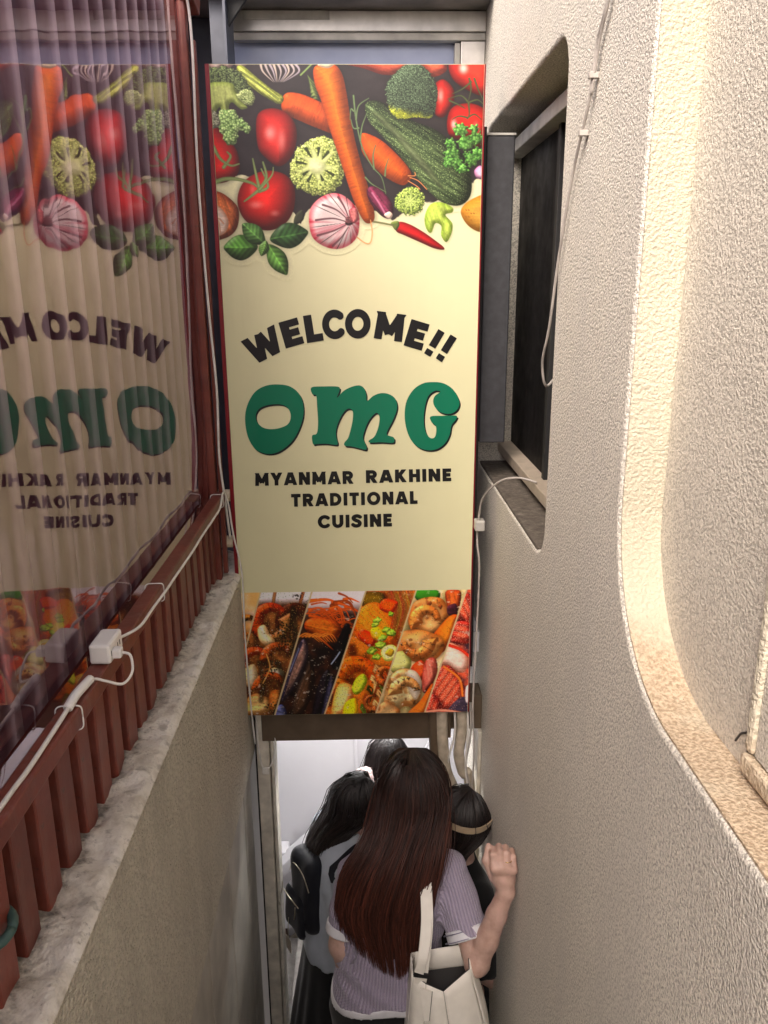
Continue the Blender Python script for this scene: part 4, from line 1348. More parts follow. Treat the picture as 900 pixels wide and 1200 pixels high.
sg = thing('hanging_sign', 'tall cream restaurant banner with vegetables and green letters hung across the stairwell', 'sign')
box('board', SX0 + 0.004, SX1, SY, SY + 0.022, SZ0, SZ1, M['sign_cream'], sg, 0)
box('edge_strip', SX0 - 0.008, SX0 + 0.0035, SY - 0.003, SY + 0.026, SZ0, SZ1, M['sign_red'], sg, 0)
box('edge_strip', SX1 + 0.0005, SX1 + 0.004, SY - 0.001, SY + 0.026, SZ0, SZ1, M['sign_red'], sg, 0)
_, v_lo = app(H_img_panel, 400, 330)
print_sheet('vegetable_print', 0.005, SW - 0.001, v_lo, SHH - 0.001, 500, 420, paint_vegetables, tuple(255 * (1.055 * (c / 0.92) ** (1 / 2.4) - 0.055) / 1.12 for c in CREAM), sg, 0.0012, 1.12)
_, v_hi = app(H_img_panel, 420, 692.8)
print_sheet('seafood_print', 0.005, SW - 0.001, 0.001, v_hi, 440, 250, paint_seafood, (120, 80, 50), sg, 0.0012, 1.0)


# lettering: signed-distance letters filled to flat meshes
def fill_mesh(name, f, x0, x1, y0, y1, h, mat, parent, yoff):
    nx_, ny_ = int((x1 - x0) / h) + 2, int((y1 - y0) / h) + 2
    xs_, ys_ = x0 + h * np.arange(nx_), y0 + h * np.arange(ny_)
    X_, Y_ = np.meshgrid(xs_, ys_)
    D_ = f(X_, Y_)
    V_, F_c = [], []
    key = {}

    def vid(p, kk):
        if kk not in key:
            key[kk] = len(V_)
            u, v = app(H_img_panel, p[0], p[1])
            V_.append((SX0 + u, SY - yoff, SZ0 + v))
        return key[kk]
    act = (np.minimum(np.minimum(D_[:-1, :-1], D_[1:, :-1]), np.minimum(D_[:-1, 1:], D_[1:, 1:])) < 0)
    # merge fully inside cells row-wise, clip the boundary cells
    full = (np.maximum(np.maximum(D_[:-1, :-1], D_[1:, :-1]), np.maximum(D_[:-1, 1:], D_[1:, 1:])) < 0)
    for j, i in zip(*np.where(act)):
        c = [(j, i), (j, i + 1), (j + 1, i + 1), (j + 1, i)]
        if full[j, i]:
            F_c.append([vid((xs_[b], ys_[a]), (a, b)) for a, b in c])
            continue
        poly = []
        for q in range(4):
            a, b = c[q], c[(q + 1) % 4]
            da, db = D_[a], D_[b]
            if da < 0:
                poly.append(vid((xs_[a[1]], ys_[a[0]]), a))
            if (da < 0) != (db < 0):
                t = da / (da - db)
                ek = (min(a, b), max(a, b), 'e')
                poly.append(vid((xs_[a[1]] + t * (xs_[b[1]] - xs_[a[1]]), ys_[a[0]] + t * (ys_[b[0]] - ys_[a[0]])), ek))
        if len(poly) >= 3:
            F_c.append(poly)
    me = mesh(name, V_, F_c)
    # face the viewer
    if me.polygons and me.polygons[0].normal.y > 0:
        me.flip_normals()
    return obj(name, me, mat, parent)


def arcp(cx, cy, rx, ry, a0, a1, n=18):
    return [(cx + rx * math.cos(rad(a0 + (a1 - a0) * i / n)), cy + ry * math.sin(rad(a0 + (a1 - a0) * i / n))) for i in range(n + 1)]


# glyph = (advance width, [strokes]); y runs down 0..1; 'b' butt stroke, 'r' round polyline
T_ = 0.275
hT = T_ / 2
GL = {
    'E': (0.60, [('b', [(hT, 0), (hT, 1)]), ('b', [(0, hT), (0.6, hT)]), ('b', [(0, 0.5), (0.55, 0.5)]), ('b', [(0, 1 - hT), (0.6, 1 - hT)])]),
    'L': (0.56, [('b', [(hT, 0), (hT, 1)]), ('b', [(0, 1 - hT), (0.56, 1 - hT)])]),
    'I': (T_, [('b', [(hT, 0), (hT, 1)])]),
    'T': (0.70, [('b', [(0.35, 0), (0.35, 1)]), ('b', [(0, hT), (0.70, hT)])]),
    'H': (0.76, [('b', [(hT, 0), (hT, 1)]), ('b', [(0.76 - hT, 0), (0.76 - hT, 1)]), ('b', [(0, 0.5), (0.76, 0.5)])]),
    'N': (0.80, [('b', [(hT, 0), (hT, 1)]), ('b', [(0.80 - hT, 0), (0.80 - hT, 1)]), ('b', [(hT * 0.8, -0.05), (0.80 - hT * 0.8, 1.05)])]),
    'M': (0.98, [('b', [(hT + .03, 0), (hT, 1)]), ('b', [(0.95 - hT, 0), (0.98 - hT, 1)]), ('b', [(0.10, -0.05), (0.49, 0.78)]), ('b', [(0.88, -0.05), (0.49, 0.78)])]),
    'W': (1.26, [('b', [(0.09, -0.05), (0.37, 1.05)]), ('b', [(0.37, 1.05), (0.63, 0.05)]), ('b', [(0.63, 0.05), (0.89, 1.05)]), ('b', [(0.89, 1.05), (1.17, -0.05)])]),
    'K': (0.80, [('b', [(hT, 0), (hT, 1)]), ('b', [(0.18, 0.62), (0.68, -0.08)]), ('b', [(0.30, 0.42), (0.70, 1.08)])]),
    'Y': (0.80, [('b', [(0.40, 0.5), (0.40, 1)]), ('b', [(0.09, -0.06), (0.40, 0.58)]), ('b', [(0.71, -0.06), (0.40, 0.58)])]),
    'A': (0.90, [('b', [(0.45, -0.12), (0.09, 1.06)]), ('b', [(0.45, -0.12), (0.81, 1.06)]), ('b', [(0.22, 0.72), (0.68, 0.72)])]),
    'O': (0.98, [('r', arcp(0.49, 0.5, 0.49 - hT, 0.52 - hT, 0, 360, 36))]),
    'C': (0.86, [('r', arcp(0.49, 0.5, 0.49 - hT, 0.52 - hT, 48, 312, 30))]),
    'D': (0.84, [('b', [(hT, 0), (hT, 1)]), ('r', [(hT, hT), (0.34, hT)] + arcp(0.36, 0.5, 0.48 - hT, 0.5 - hT, -90, 90, 20) + [(0.34, 1 - hT), (hT, 1 - hT)])]),
    'U': (0.80, [('b', [(hT, 0), (hT, 0.62)]), ('b', [(0.80 - hT, 0), (0.80 - hT, 0.62)]), ('r', arcp(0.40, 0.60, 0.40 - hT, 0.415 - hT, 0, 180, 20))]),
    'R': (0.78, [('b', [(hT, 0), (hT, 1)]), ('r', [(hT, hT), (0.40, hT)] + arcp(0.42, 0.335, 0.335 - hT, 0.335 - hT, -90, 90, 16) + [(0.40, 0.67 - hT), (hT, 0.67 - hT)]), ('b', [(0.38, 0.55), (0.68, 1.08)])]),
    'S': (0.70, [('r', catmull([(0.60, 0.20), (0.48, 0.13), (0.34, 0.115), (0.16, 0.19), (0.14, 0.33), (0.30, 0.46), (0.48, 0.54), (0.575, 0.68), (0.50, 0.84), (0.34, 0.89), (0.20, 0.87), (0.09, 0.79)], 5).tolist())]),
    '!': (0.30, [('b', [(0.15, 0), (0.15, 0.66)]), ('b', [(0.15, 0.78), (0.15, 1.0)])]),
}


def glyph(ch, x, y):
    d = np.full(x.shape, 1e9)
    for kind, P in GL[ch][1]:
        P = np.array(P, float)
        for i in range(len(P) - 1):
            a, b = P[i], P[i + 1]
            e = b - a
            L = np.hypot(*e)
            if L < 1e-6:
                continue
            e = e / L
            u, v = (x - a[0]) * e[0] + (y - a[1]) * e[1], -(x - a[0]) * e[1] + (y - a[1]) * e[0]
            if kind == 'r':
                t = np.clip(u, 0, L)
                d = np.minimum(d, np.hypot(u - t, v) - hT)
            else:
                qx, qy = np.abs(u - L / 2) - L / 2, np.abs(v) - hT
                dd = np.hypot(np.maximum(qx, 0), np.maximum(qy, 0)) + np.minimum(np.maximum(qx, qy), 0)
                d = np.minimum(d, dd)
    if ch not in 'OCSDU':
        d = np.maximum(d, np.maximum(-y, y - 1))
    elif ch in 'UD':
        d = np.maximum(d, -y)
    return d


def letters(items):
    """items: (char, centre x, centre y, cap height, rotation deg, x stretch)"""
    def f(x, y):
        d = np.full(x.shape, 1e9)
        for ch, cx, cy, hgt, rot, sx in items:
            m = (np.abs(x - cx) < hgt * 1.1) & (np.abs(y - cy) < hgt * 1.1)
            if not m.any():
                continue
            c, s = math.cos(rad(rot)), math.sin(rad(rot))
            dx, dy = x[m] - cx, y[m] - cy
            u, v = (dx * c + dy * s) / hgt / sx, (-dx * s + dy * c) / hgt
            d[m] = np.minimum(d[m], glyph(ch, u + GL[ch][0] / 2, v + 0.5) * hgt)
        return d
    return f


def C5(x, y):  # enlarged image crop coordinates to image pixels
    return 250 + x * 330 / 900, 330 + y * 350 / 955


wel = [('W', 160, 203, 88, -27, 1.02), ('E', 249, 164, 86, -16, 1.20), ('L', 319, 149, 88, -9, 1.10), ('C', 382, 137, 91, -4, .90), ('O', 461, 135, 91, 1, .92), ('M', 563, 144, 88, 8, 1.06), ('E', 649, 171, 88, 17, 1.15), ('!', 706, 197, 90, 31, .95), ('!', 744, 214, 90, 32, .95)]
items = []
for ch, cx, cy, hgt, rot, sx in wel:
    px, py = C5(cx, cy)
    items.append((ch, px, py, hgt * 0.3667, rot, sx))
for it in items:
    fill_mesh('letter', letters([it]), it[1] - 27, it[1] + 27, it[2] - 27, it[2] + 27, 0.55, M['ink_black'], sg, 0.0014)


def row(word, x0, x1, y0, y1, hgt):
    """letters spread between x0 and x1 (crop units) on a line whose middle runs from y0 to y1"""
    wd = [GL[c][0] for c in word]
    gap = 0.155
    tot = sum(wd) + gap * (len(word) - 1)
    sx = (x1 - x0) / (tot * hgt)
    out, x = [], x0
    for c, w_ in zip(word, wd):
        cx = x + w_ * hgt * sx / 2
        cy = y0 + (y1 - y0) * (cx - x0) / (x1 - x0)
        px, py = C5(cx, cy)
        out.append((c, px, py, hgt * 0.3667, math.degrees(math.atan2(y1 - y0, x1 - x0)), sx))
        x += (w_ + gap) * hgt * sx
    return out


for args in (('MYANMAR', 133, 447, 632, 626, 41), ('RAKHINE', 487, 760, 624, 619, 41), ('TRADITIONAL', 248, 652, 699, 691, 41), ('CUISINE', 333, 570, 768, 763, 41)):
    for it in row(*args):
        fill_mesh('letter', letters([it]), it[1] - 12, it[1] + 12, it[2] - 10, it[2] + 10, 0.45, M['ink_black'], sg, 0.0014)



O_out = [(198, 328), (245, 335), (278, 365), (288, 410), (280, 455), (255, 505), (215, 540), (175, 550), (135, 535), (110, 495), (101, 440), (108, 395), (130, 355), (160, 335)]
O_in = [(180, 393), (215, 392), (238, 404), (247, 430), (238, 455), (210, 468), (180, 471), (155, 464), (138, 445), (136, 422), (150, 403)]
m_l = [(313, 338), (355, 335), (398, 336), (403, 347), (394, 372), (415, 350), (440, 337), (465, 332), (480, 340), (488, 360), (490, 382), (510, 366), (535, 357), (560, 360), (580, 374), (587, 397), (583, 420), (570, 450), (557, 475), (554, 490), (575, 498), (578, 508), (572, 516), (536, 514), (500, 515), (497, 508), (512, 498), (522, 480), (529, 455), (530, 432), (522, 420), (510, 427), (495, 447), (483, 475), (478, 500), (486, 520), (490, 531), (485, 538), (465, 533), (440, 527), (420, 525), (418, 515), (430, 500), (439, 470), (445, 440), (445, 415), (435, 406), (422, 411), (408, 430), (396, 457), (391, 480), (393, 500), (397, 515), (392, 522), (360, 518), (330, 519), (318, 519), (315, 492), (330, 485), (334, 450), (331, 400), (328, 364), (316, 360)]
G_l = [(700, 322), (735, 326), (765, 345), (783, 375), (786, 395), (776, 414), (755, 424), (728, 420), (710, 405), (702, 385), (708, 366), (726, 353), (708, 350), (688, 365), (677, 395), (672, 440), (677, 478), (690, 499), (704, 501), (711, 488), (711, 464), (697, 450), (694, 432), (735, 430), (776, 430), (775, 442), (761, 460), (755, 490), (740, 518), (715, 536), (685, 540), (655, 530), (630, 505), (615, 465), (611, 420), (618, 380), (640, 345), (670, 326)]
POL = []
for L_ in (O_out, O_in, m_l, G_l):
    POL.append(catmull([C5(*p) for p in L_], 4, True))


for gi, (P0, P1) in enumerate(((POL[0], POL[1]), (POL[2], None), (POL[3], None))):
    def shape(dx, dy):
        def f(x, y):
            d = polysdf(P0, x - dx, y - dy)
            return d if P1 is None else np.maximum(d, -polysdf(P1, x - dx, y - dy))
        return f
    bx0, bx1 = P0[:, 0].min() - 3, P0[:, 0].max() + 4
    L1 = fill_mesh('letter', shape(0, 0), bx0, bx1, 445, 540, 0.5, M['ink_green'], sg, 0.0018)
    fill_mesh('letter_shadow', shape(1.5, 2.0), bx0, bx1, 445, 540, 0.5, M['ink_black'], L1, 0.0014)
# ------------------------------------------------------------------ people: smooth implicit surfaces
def snets(f, lo, hi, h):
    lo, hi = np.array(lo, float), np.array(hi, float)
    n = np.ceil((hi - lo) / h).astype(int) + 1
    ax = [lo[i] + h * np.arange(n[i]) for i in range(3)]
    G = np.meshgrid(*ax, indexing='ij')
    v = f(*G).astype(np.float32)
    s = v < 0
    c = np.zeros(tuple(n - 1), np.int8)
    for dx in (0, 1):
        for dy in (0, 1):
            for dz in (0, 1):
                c += s[dx:n[0] - 1 + dx, dy:n[1] - 1 + dy, dz:n[2] - 1 + dz]
    act = (c > 0) & (c < 8)
    I = np.argwhere(act)
    if len(I) == 0:
        return np.zeros((0, 3)), np.zeros((0, 4), int)
    ids = -np.ones(act.shape, int)
    ids[act] = np.arange(len(I))
    acc = np.zeros((len(I), 3))
    cnt = np.zeros(len(I))
    corners = [(a, b, d) for a in (0, 1) for b in (0, 1) for d in (0, 1)]
    for ca in corners:
        for k in range(3):
            if ca[k]:
                continue
            cb = list(ca)
            cb[k] = 1
            va = v[I[:, 0] + ca[0], I[:, 1] + ca[1], I[:, 2] + ca[2]]
            vb = v[I[:, 0] + cb[0], I[:, 1] + cb[1], I[:, 2] + cb[2]]
            m = (va < 0) != (vb < 0)
            t = np.where(m, va / np.where(m, va - vb, 1), 0)
            p = I + np.array(ca)
            p = p.astype(float)
            p[:, k] += t
            acc[m] += p[m]
            cnt[m] += 1
    V = lo + h * acc / cnt[:, None]
    Q = []
    for k in range(3):
        a, b = (k + 1) % 3, (k + 2) % 3
        sl0 = [slice(None)] * 3
        sl1 = [slice(None)] * 3
        sl0[k], sl1[k] = slice(0, -1), slice(1, None)
        E0, E1 = s[tuple(sl0)], s[tuple(sl1)]
        W = np.argwhere(E0 != E1)
        ok = (W[:, a] > 0) & (W[:, b] > 0) & (W[:, a] < n[a] - 1) & (W[:, b] < n[b] - 1)
        W = W[ok]
        ea, eb = np.zeros(3, int), np.zeros(3, int)
        ea[a], eb[b] = 1, 1
        q = np.stack([ids[tuple((W - ea - eb).T)], ids[tuple((W - eb).T)], ids[tuple(W.T)], ids[tuple((W - ea).T)]], 1)
        flip = ~E0[tuple(W.T)]
        q[flip] = q[flip][:, ::-1]
        Q.append(q)
    return V, np.concatenate(Q)


def cap(a, b, ra, rb):
    a, b = np.array(a, float), np.array(b, float)
    e = b - a
    L2 = e @ e + 1e-12

    def f(x, y, z):
        t = np.clip(((x - a[0]) * e[0] + (y - a[1]) * e[1] + (z - a[2]) * e[2]) / L2, 0, 1)
        return np.sqrt((x - a[0] - t * e[0]) ** 2 + (y - a[1] - t * e[1]) ** 2 + (z - a[2] - t * e[2]) ** 2) - (ra + (rb - ra) * t)
    return f


def ell(c, r):
    def f(x, y, z):
        k = np.sqrt(((x - c[0]) / r[0]) ** 2 + ((y - c[1]) / r[1]) ** 2 + ((z - c[2]) / r[2]) ** 2)
        return (k - 1) * min(r)
    return f


def rbox(c, b, r):
    def f(x, y, z):
        q = [np.abs(p - c[i]) - (b[i] - r) for i, p in enumerate((x, y, z))]
        return np.sqrt(sum(np.maximum(k, 0) ** 2 for k in q)) + np.minimum(np.maximum(q[0], np.maximum(q[1], q[2])), 0) - r
    return f


def loft(prof, grow=0.0, p=2.4):
    P = np.array(prof, float)
    zz, idx = P[:, 0], np.argsort(P[:, 0])
    P = P[idx]

    def f(x, y, z):
        cx, cy, wx, wy = (np.interp(z, P[:, 0], P[:, i]) for i in (1, 2, 3, 4))
        wx, wy = wx + grow, wy + grow
        k = (np.abs((x - cx) / wx) ** p + np.abs((y - cy) / wy) ** p) ** (1 / p)
        d = (k - 1) * np.minimum(wx, wy)
        return np.maximum(d, np.maximum(P[0, 0] - z, z - P[-1, 0]))
    return f


def sun_(fs, k=0.02):
    def f(x, y, z):
        d = fs[0](x, y, z)
        for g in fs[1:]:
            e = g(x, y, z)
            h = np.clip(0.5 + 0.5 * (e - d) / k, 0, 1)
            d = e * (1 - h) + d * h - k * h * (1 - h)
        return d
    return f


def plane(pt, nrm):
    """positive on the side the normal points to"""
    nrm = np.array(nrm, float)
    nrm = nrm / np.linalg.norm(nrm)
    return lambda x, y, z: (x - pt[0]) * nrm[0] + (y - pt[1]) * nrm[1] + (z - pt[2]) * nrm[2]


def inter(*fs):
    def f(x, y, z):
        d = fs[0](x, y, z)
        for g in fs[1:]:
            d = np.maximum(d, g(x, y, z))
        return d
    return f


def neg(g):
    return lambda x, y, z: -g(x, y, z)


def wrinkle(g, amp, sc, seed=0):
    """cloth folds"""
    def f(x, y, z):
        n = np.sin(x * sc + 2.1 * np.sin(z * sc * 0.31 + seed) + y * sc * 0.6) * np.sin(z * sc * 0.22 + 1.7 * np.sin(x * sc * 0.4 + seed * 2) + y * sc * 0.5)
        return g(x, y, z) + amp * n
    return f


def skinmesh(name, chunks, mat, parent):
    V, Q, off = [], [], 0
    for v, q in chunks:
        V.append(v)
        Q.append(q + off)
        off += len(v)
    V, Q = np.concatenate(V), np.concatenate(Q)
    me = bpy.data.meshes.new(name)
    me.vertices.add(len(V))
    me.vertices.foreach_set('co', V.ravel())
    me.loops.add(Q.size)
    me.loops.foreach_set('vertex_index', Q.ravel())
    me.polygons.add(len(Q))
    me.polygons.foreach_set('loop_start', np.arange(0, Q.size, 4))
    me.update(calc_edges=True)
    return obj(name, me, mat, parent, smooth=True)


def head_fn(hc):
    x, y, z = hc
    g = [ell((x, y - 0.006, z + 0.014), (0.074, 0.090, 0.098)), ell((x, y + 0.030, z - 0.040), (0.054, 0.056, 0.072)), cap((x, y + 0.060, z - 0.088), (x, y + 0.056, z - 0.080), 0.026, 0.026)]
    base = sun_(g, 0.03)
    nose = cap((x, y + 0.086, z + 0.004), (x, y + 0.104, z - 0.030), 0.007, 0.012)
    lips = ell((x, y + 0.086, z - 0.060), (0.021, 0.010, 0.009))
    ears = [sun_([ell((x + s * 0.076, y - 0.004, z - 0.016), (0.009, 0.019, 0.031))], 0.01) for s in (-1, 1)]
    d = sun_([base, nose, lips] + ears, 0.010)
    eyes = [ell((x + s * 0.031, y + 0.094, z + 0.004), (0.017, 0.014, 0.011)) for s in (-1, 1)]

    def f(X, Y, Z):
        v = d(X, Y, Z)
        for e in eyes:
            k = 0.012
            q = -e(X, Y, Z)
            h = np.clip(0.5 - 0.5 * (v - q) / k, 0, 1)
            v = v * (1 - h) + q * h + k * h * (1 - h)
        return v
    return f


def relaxed_hand(w, d, side):
    """five-finger hand hanging from wrist w along d (unit), side = +1 thumb forward; d mostly down"""
    w, d = np.array(w, float), np.array(d, float)
    d = d / np.linalg.norm(d)
    fwd = np.array([0, 1.0, 0])
    fwd = fwd - d * (fwd @ d)
    fwd /= np.linalg.norm(fwd)
    inn = np.cross(d, fwd) * side
    g = [cap(w, w + d * 0.03, 0.022, 0.024), cap(w + d * 0.035 + fwd * 0.018, w + d * 0.08 + fwd * 0.026, 0.016, 0.012), cap(w + d * 0.035 - fwd * 0.014, w + d * 0.08 - fwd * 0.026, 0.016, 0.011), cap(w + d * 0.035, w + d * 0.083, 0.016, 0.012)]
    fs = []
    for i, (o, L) in enumerate(((0.028, 0.070), (0.0095, 0.078), (-0.0095, 0.073), (-0.028, 0.057))):
        b = w + d * 0.082 + fwd * o
        m1 = b + d * L * 0.45 + inn * 0.010
        m2 = m1 + d * L * 0.30 + inn * 0.016
        e = m2 + d * L * 0.20 + inn * 0.016
        fs += [sun_([cap(b, m1, 0.0092, 0.0086), cap(m1, m2, 0.0086, 0.0078), cap(m2, e, 0.0078, 0.0066)], 0.004)]
    tb = w + d * 0.03 + fwd * 0.026 + inn * 0.006
    t1 = tb + d * 0.035 + fwd * 0.022 + inn * 0.012
    t2 = t1 + d * 0.032 + fwd * 0.006 + inn * 0.010
    th = sun_([cap(tb, t1, 0.013, 0.010), cap(t1, t2, 0.010, 0.0078)], 0.006)
    palm = sun_(g, 0.014)

    def f(x, y, z):
        v = palm(x, y, z)
        for q in fs + [th]:
            e = q(x, y, z)
            h = np.clip(0.5 + 0.5 * (e - v) / 0.006, 0, 1)
            v = e * (1 - h) + v * h - 0.006 * h * (1 - h)
        return v
    return f


def bounds(pts, pad):
    P = np.array(pts, float)
    return P.min(0) - pad, P.max(0) + pad


def skin_mat():
    k = NT('skin')
    v = k.coord()
    c = k.ramp(k.noise(v, 34, 5, 0.6), [(0.3, (0.42, 0.265, 0.215)), (0.55, (0.52, 0.345, 0.285)), (0.75, (0.57, 0.36, 0.31))])
    k.b.inputs['Subsurface Weight'].default_value = 0.12
    k.b.inputs['Subsurface Radius'].default_value = (0.012, 0.005, 0.003)
    k.b.inputs['Subsurface Scale'].default_value = 0.5
    return k.set(c, 0.5, 0, k.bump(k.noise(v, 420, 2), 0.12, 0.001))


def hair_mat(name, root, tip, rough=0.46):
    k = NT(name)
    at = k.n('ShaderNodeAttribute', attribute_name='along')
    at2 = k.n('ShaderNodeAttribute', attribute_name='rnd')
    c = k.ramp(at.outputs['Fac'], [(0.1, root), (0.85, tip)])
    c = k.mix(1.0, c, k.ramp(at2.outputs['Fac'], [(0, (0.35, 0.35, 0.35)), (0.8, (1.4, 1.3, 1.25)), (1, (2.6, 2.2, 2.0))]), 'MULTIPLY')
    return k.set(c, rough, 0, None, 0.45)


def cloth(name, col, rough=0.85, var=0.12, weave=600, b=0.25):
    k = NT(name)
    v = k.coord()
    c = k.ramp(k.noise(v, 12, 4), [(0.3, tuple(x * (1 - var) for x in col)), (0.7, tuple(min(1, x * (1 + var)) for x in col))])
    k.b.inputs['Sheen Weight'].default_value = 0.15
    return k.set(c, rough, 0, k.bump(k.noise(v, weave, 2), b, 0.001), 0.2)


M['skin'] = skin_mat()
M['hair_brown'] = hair_mat('hair_dark_brown', (0.011, 0.006, 0.005), (0.070, 0.023, 0.015))
M['hair_black'] = hair_mat('hair_black', (0.008, 0.006, 0.006), (0.018, 0.011, 0.009))
M['black_cloth'] = cloth('black_cloth', (0.010, 0.010, 0.011), 0.8)
M['black_knit'] = cloth('black_knit', (0.009, 0.009, 0.010), 0.9, weave=250, b=0.5)
M['blue_shirt'] = cloth('pale_blue_shirt', (0.40, 0.44, 0.50), 0.75)
M['white_trim'] = cloth('white_knit_trim', (0.66, 0.66, 0.70), 0.85, weave=300, b=0.4)
M['shoe'] = plain('shoe_black', (0.012, 0.012, 0.012), 0.4)


def hair(parent, hc, hw, hd, levels, ztip, mat, n=2200, phimax=125, r=0.0016, bend=0.05, jit=0.012, top=0.127, seed=1, nu=60, gather=None):
    """long hair: a solid under-shell plus strands, all following H(u, t)"""
    rng = np.random.default_rng(seed)
    hc = np.array(hc, float)

    def path(u, sc=1.0, off=0.0):
        ph = rad(phimax) * u
        s_, c_ = math.sin(ph), math.cos(ph)
        P = [hc + (0.016 * u, 0.030 - 0.02 * abs(u) * 0, top * sc), hc + (hw * 0.50 * s_ * sc, 0.012 - hd * 0.52 * c_ * sc, top * 0.90 * sc), hc + (hw * 0.86 * s_ * sc, -hd * 0.86 * c_ * sc, top * 0.52 * sc), hc + (hw * s_ * sc, -hd * c_ * sc, -0.002)]
        zt = ztip(u)
        prev = P[-1]
        for (z, xl, xr, yb) in levels:
            lat = 0.5 * s_ / math.sin(rad(min(phimax, 90))) + 0.5 * u
            lat = max(-1, min(1, lat))
            q = np.array([(xl + xr) / 2 + (xr - xl) / 2 * lat * sc, yb + bend * u * u + off, z])
            if z <= zt:
                t = (prev[2] - zt) / (prev[2] - z + 1e-9)
                P.append(prev + (q - prev) * t)
                break
            P.append(q)
            prev = q
        C = catmull(P, 5)
        L = np.concatenate([[0], np.cumsum(np.linalg.norm(np.diff(C, axis=0), axis=1))])
        ts = np.linspace(0, L[-1], 18)
        return np.stack([np.interp(ts, L, C[:, i]) for i in range(3)], 1)
    # under-shell
    us = np.linspace(-1, 1, nu)
    V, Fc, al = [], [], []
    for u in us:
        p = path(u, 0.965, 0.004)
        p = np.stack([np.interp(np.linspace(0, 15.2 + 1.2 * math.sin(u * 17), 18), np.arange(18), p[:, i]) for i in range(3)], 1)
        V += list(p)
    m = 18
    inner0 = len(V)
    ctr = np.array([hc[0], hc[1] + 0.03, 0])
    for u in us:
        p = path(u, 0.80, 0.022)
        p = np.stack([np.interp(np.linspace(0, 15.2 + 1.2 * math.sin(u * 17), 18), np.arange(18), p[:, i]) for i in range(3)], 1)
        V += list(p)
    for i in range(nu - 1):
        for j in range(m - 1):
            Fc.append((i * m + j, (i + 1) * m + j, (i + 1) * m + j + 1, i * m + j + 1))
            Fc.append((inner0 + i * m + j, inner0 + i * m + j + 1, inner0 + (i + 1) * m + j + 1, inner0 + (i + 1) * m + j))
        Fc.append((i * m + m - 1, (i + 1) * m + m - 1, inner0 + (i + 1) * m + m - 1, inner0 + i * m + m - 1))
    me = mesh('hair', V, Fc)
    al = np.tile(np.linspace(0, 1, m), 2 * nu).astype(np.float32)
    me.attributes.new('along', 'FLOAT', 'POINT').data.foreach_set('value', al)
    me.attributes.new('rnd', 'FLOAT', 'POINT').data.foreach_set('value', np.full(len(V), 0.3, np.float32))
    ho = obj('hair', me, mat, parent, smooth=True)
    # strands
    V, al, rn = [], [], []
    cl = rng.uniform(-1, 1, 46)
    allP = []
    for k_ in range(n):
        u = rng.uniform(-1, 1)
        c = cl[np.argmin(np.abs(cl - u))]
        p = path(u, 1 - abs(rng.normal(0, 0.022)), rng.uniform(-jit, jit * 0.4))
        pc = path(c, 1.0, 0)
        t = np.linspace(0, 1, 18)[:, None]
        p = p * (1 - 0.62 * t ** 1.3) + pc * (0.62 * t ** 1.3)
        wig = np.stack([np.sin(t[:, 0] * rng.uniform(4, 9) + rng.uniform(0, 6)), np.sin(t[:, 0] * rng.uniform(4, 9) + rng.uniform(0, 6)), 0 * t[:, 0]], 1)
        p = p + wig * 0.0055 * t
        end = 1.06 - 0.30 * rng.uniform(0, 1) ** 1.6
        ts = np.linspace(0, 17 * min(end, 1), 14)
        p = np.stack([np.interp(ts, np.arange(18), p[:, i]) for i in range(3)], 1)
        p[-1, 2] -= max(0, end - 1) * 0.6
        if k_ % 26 == 0:
            fly = np.array([rng.normal(0, 0.012), rng.normal(-0.008, 0.008), rng.normal(0.004, 0.008)])
            p = p + fly * np.sin(np.linspace(0, math.pi * rng.uniform(0.6, 1.4), 14))[:, None]
        allP.append(p)
    m = 14
    ks = 3
    P = np.array(allP)
    T = np.gradient(P, axis=1)
    T /= np.linalg.norm(T, axis=2)[..., None] + 1e-9
    A = np.cross(T, np.array([0.3, 0.9, 0.2]))
    A /= np.linalg.norm(A, axis=2)[..., None] + 1e-9
    B = np.cross(T, A)
    rr = r * np.interp(np.linspace(0, 1, m), [0, 0.6, 1], [1.0, 1.0, 0.25])[None, :, None]
    R3 = np.stack([P + rr * (A * math.cos(a) + B * math.sin(a)) for a in (0, 2.094, 4.189)], 2)
    V = R3.reshape(-1, 3)
    base = (np.arange(n) * m * ks)[:, None, None]
    jj = (np.arange(m - 1) * ks)[None, :, None]
    kk = np.arange(ks)[None, None, :]
    a0 = base + jj + kk
    a1 = base + jj + (kk + 1) % ks
    Q = np.stack([a0, a1, a1 + ks, a0 + ks], -1).reshape(-1, 4)
    me = bpy.data.meshes.new('hair_strands')
    me.vertices.add(len(V))
    me.vertices.foreach_set('co', V.ravel())
    me.loops.add(Q.size)
    me.loops.foreach_set('vertex_index', Q.ravel())
    me.polygons.add(len(Q))
    me.polygons.foreach_set('loop_start', np.arange(0, Q.size, 4))
    me.update(calc_edges=True)
    al = np.broadcast_to(np.linspace(0, 1, m)[None, :, None], (n, m, ks)).ravel().astype(np.float32)
    rn = np.broadcast_to(rng.uniform(0, 1, n)[:, None, None], (n, m, ks)).ravel().astype(np.float32)
    me.attributes.new('along', 'FLOAT', 'POINT').data.foreach_set('value', al)
    me.attributes.new('rnd', 'FLOAT', 'POINT').data.foreach_set('value', rn)
    so = obj('hair_strands', me, mat, ho, smooth=True)
    so['kind'] = 'stuff'
    return ho


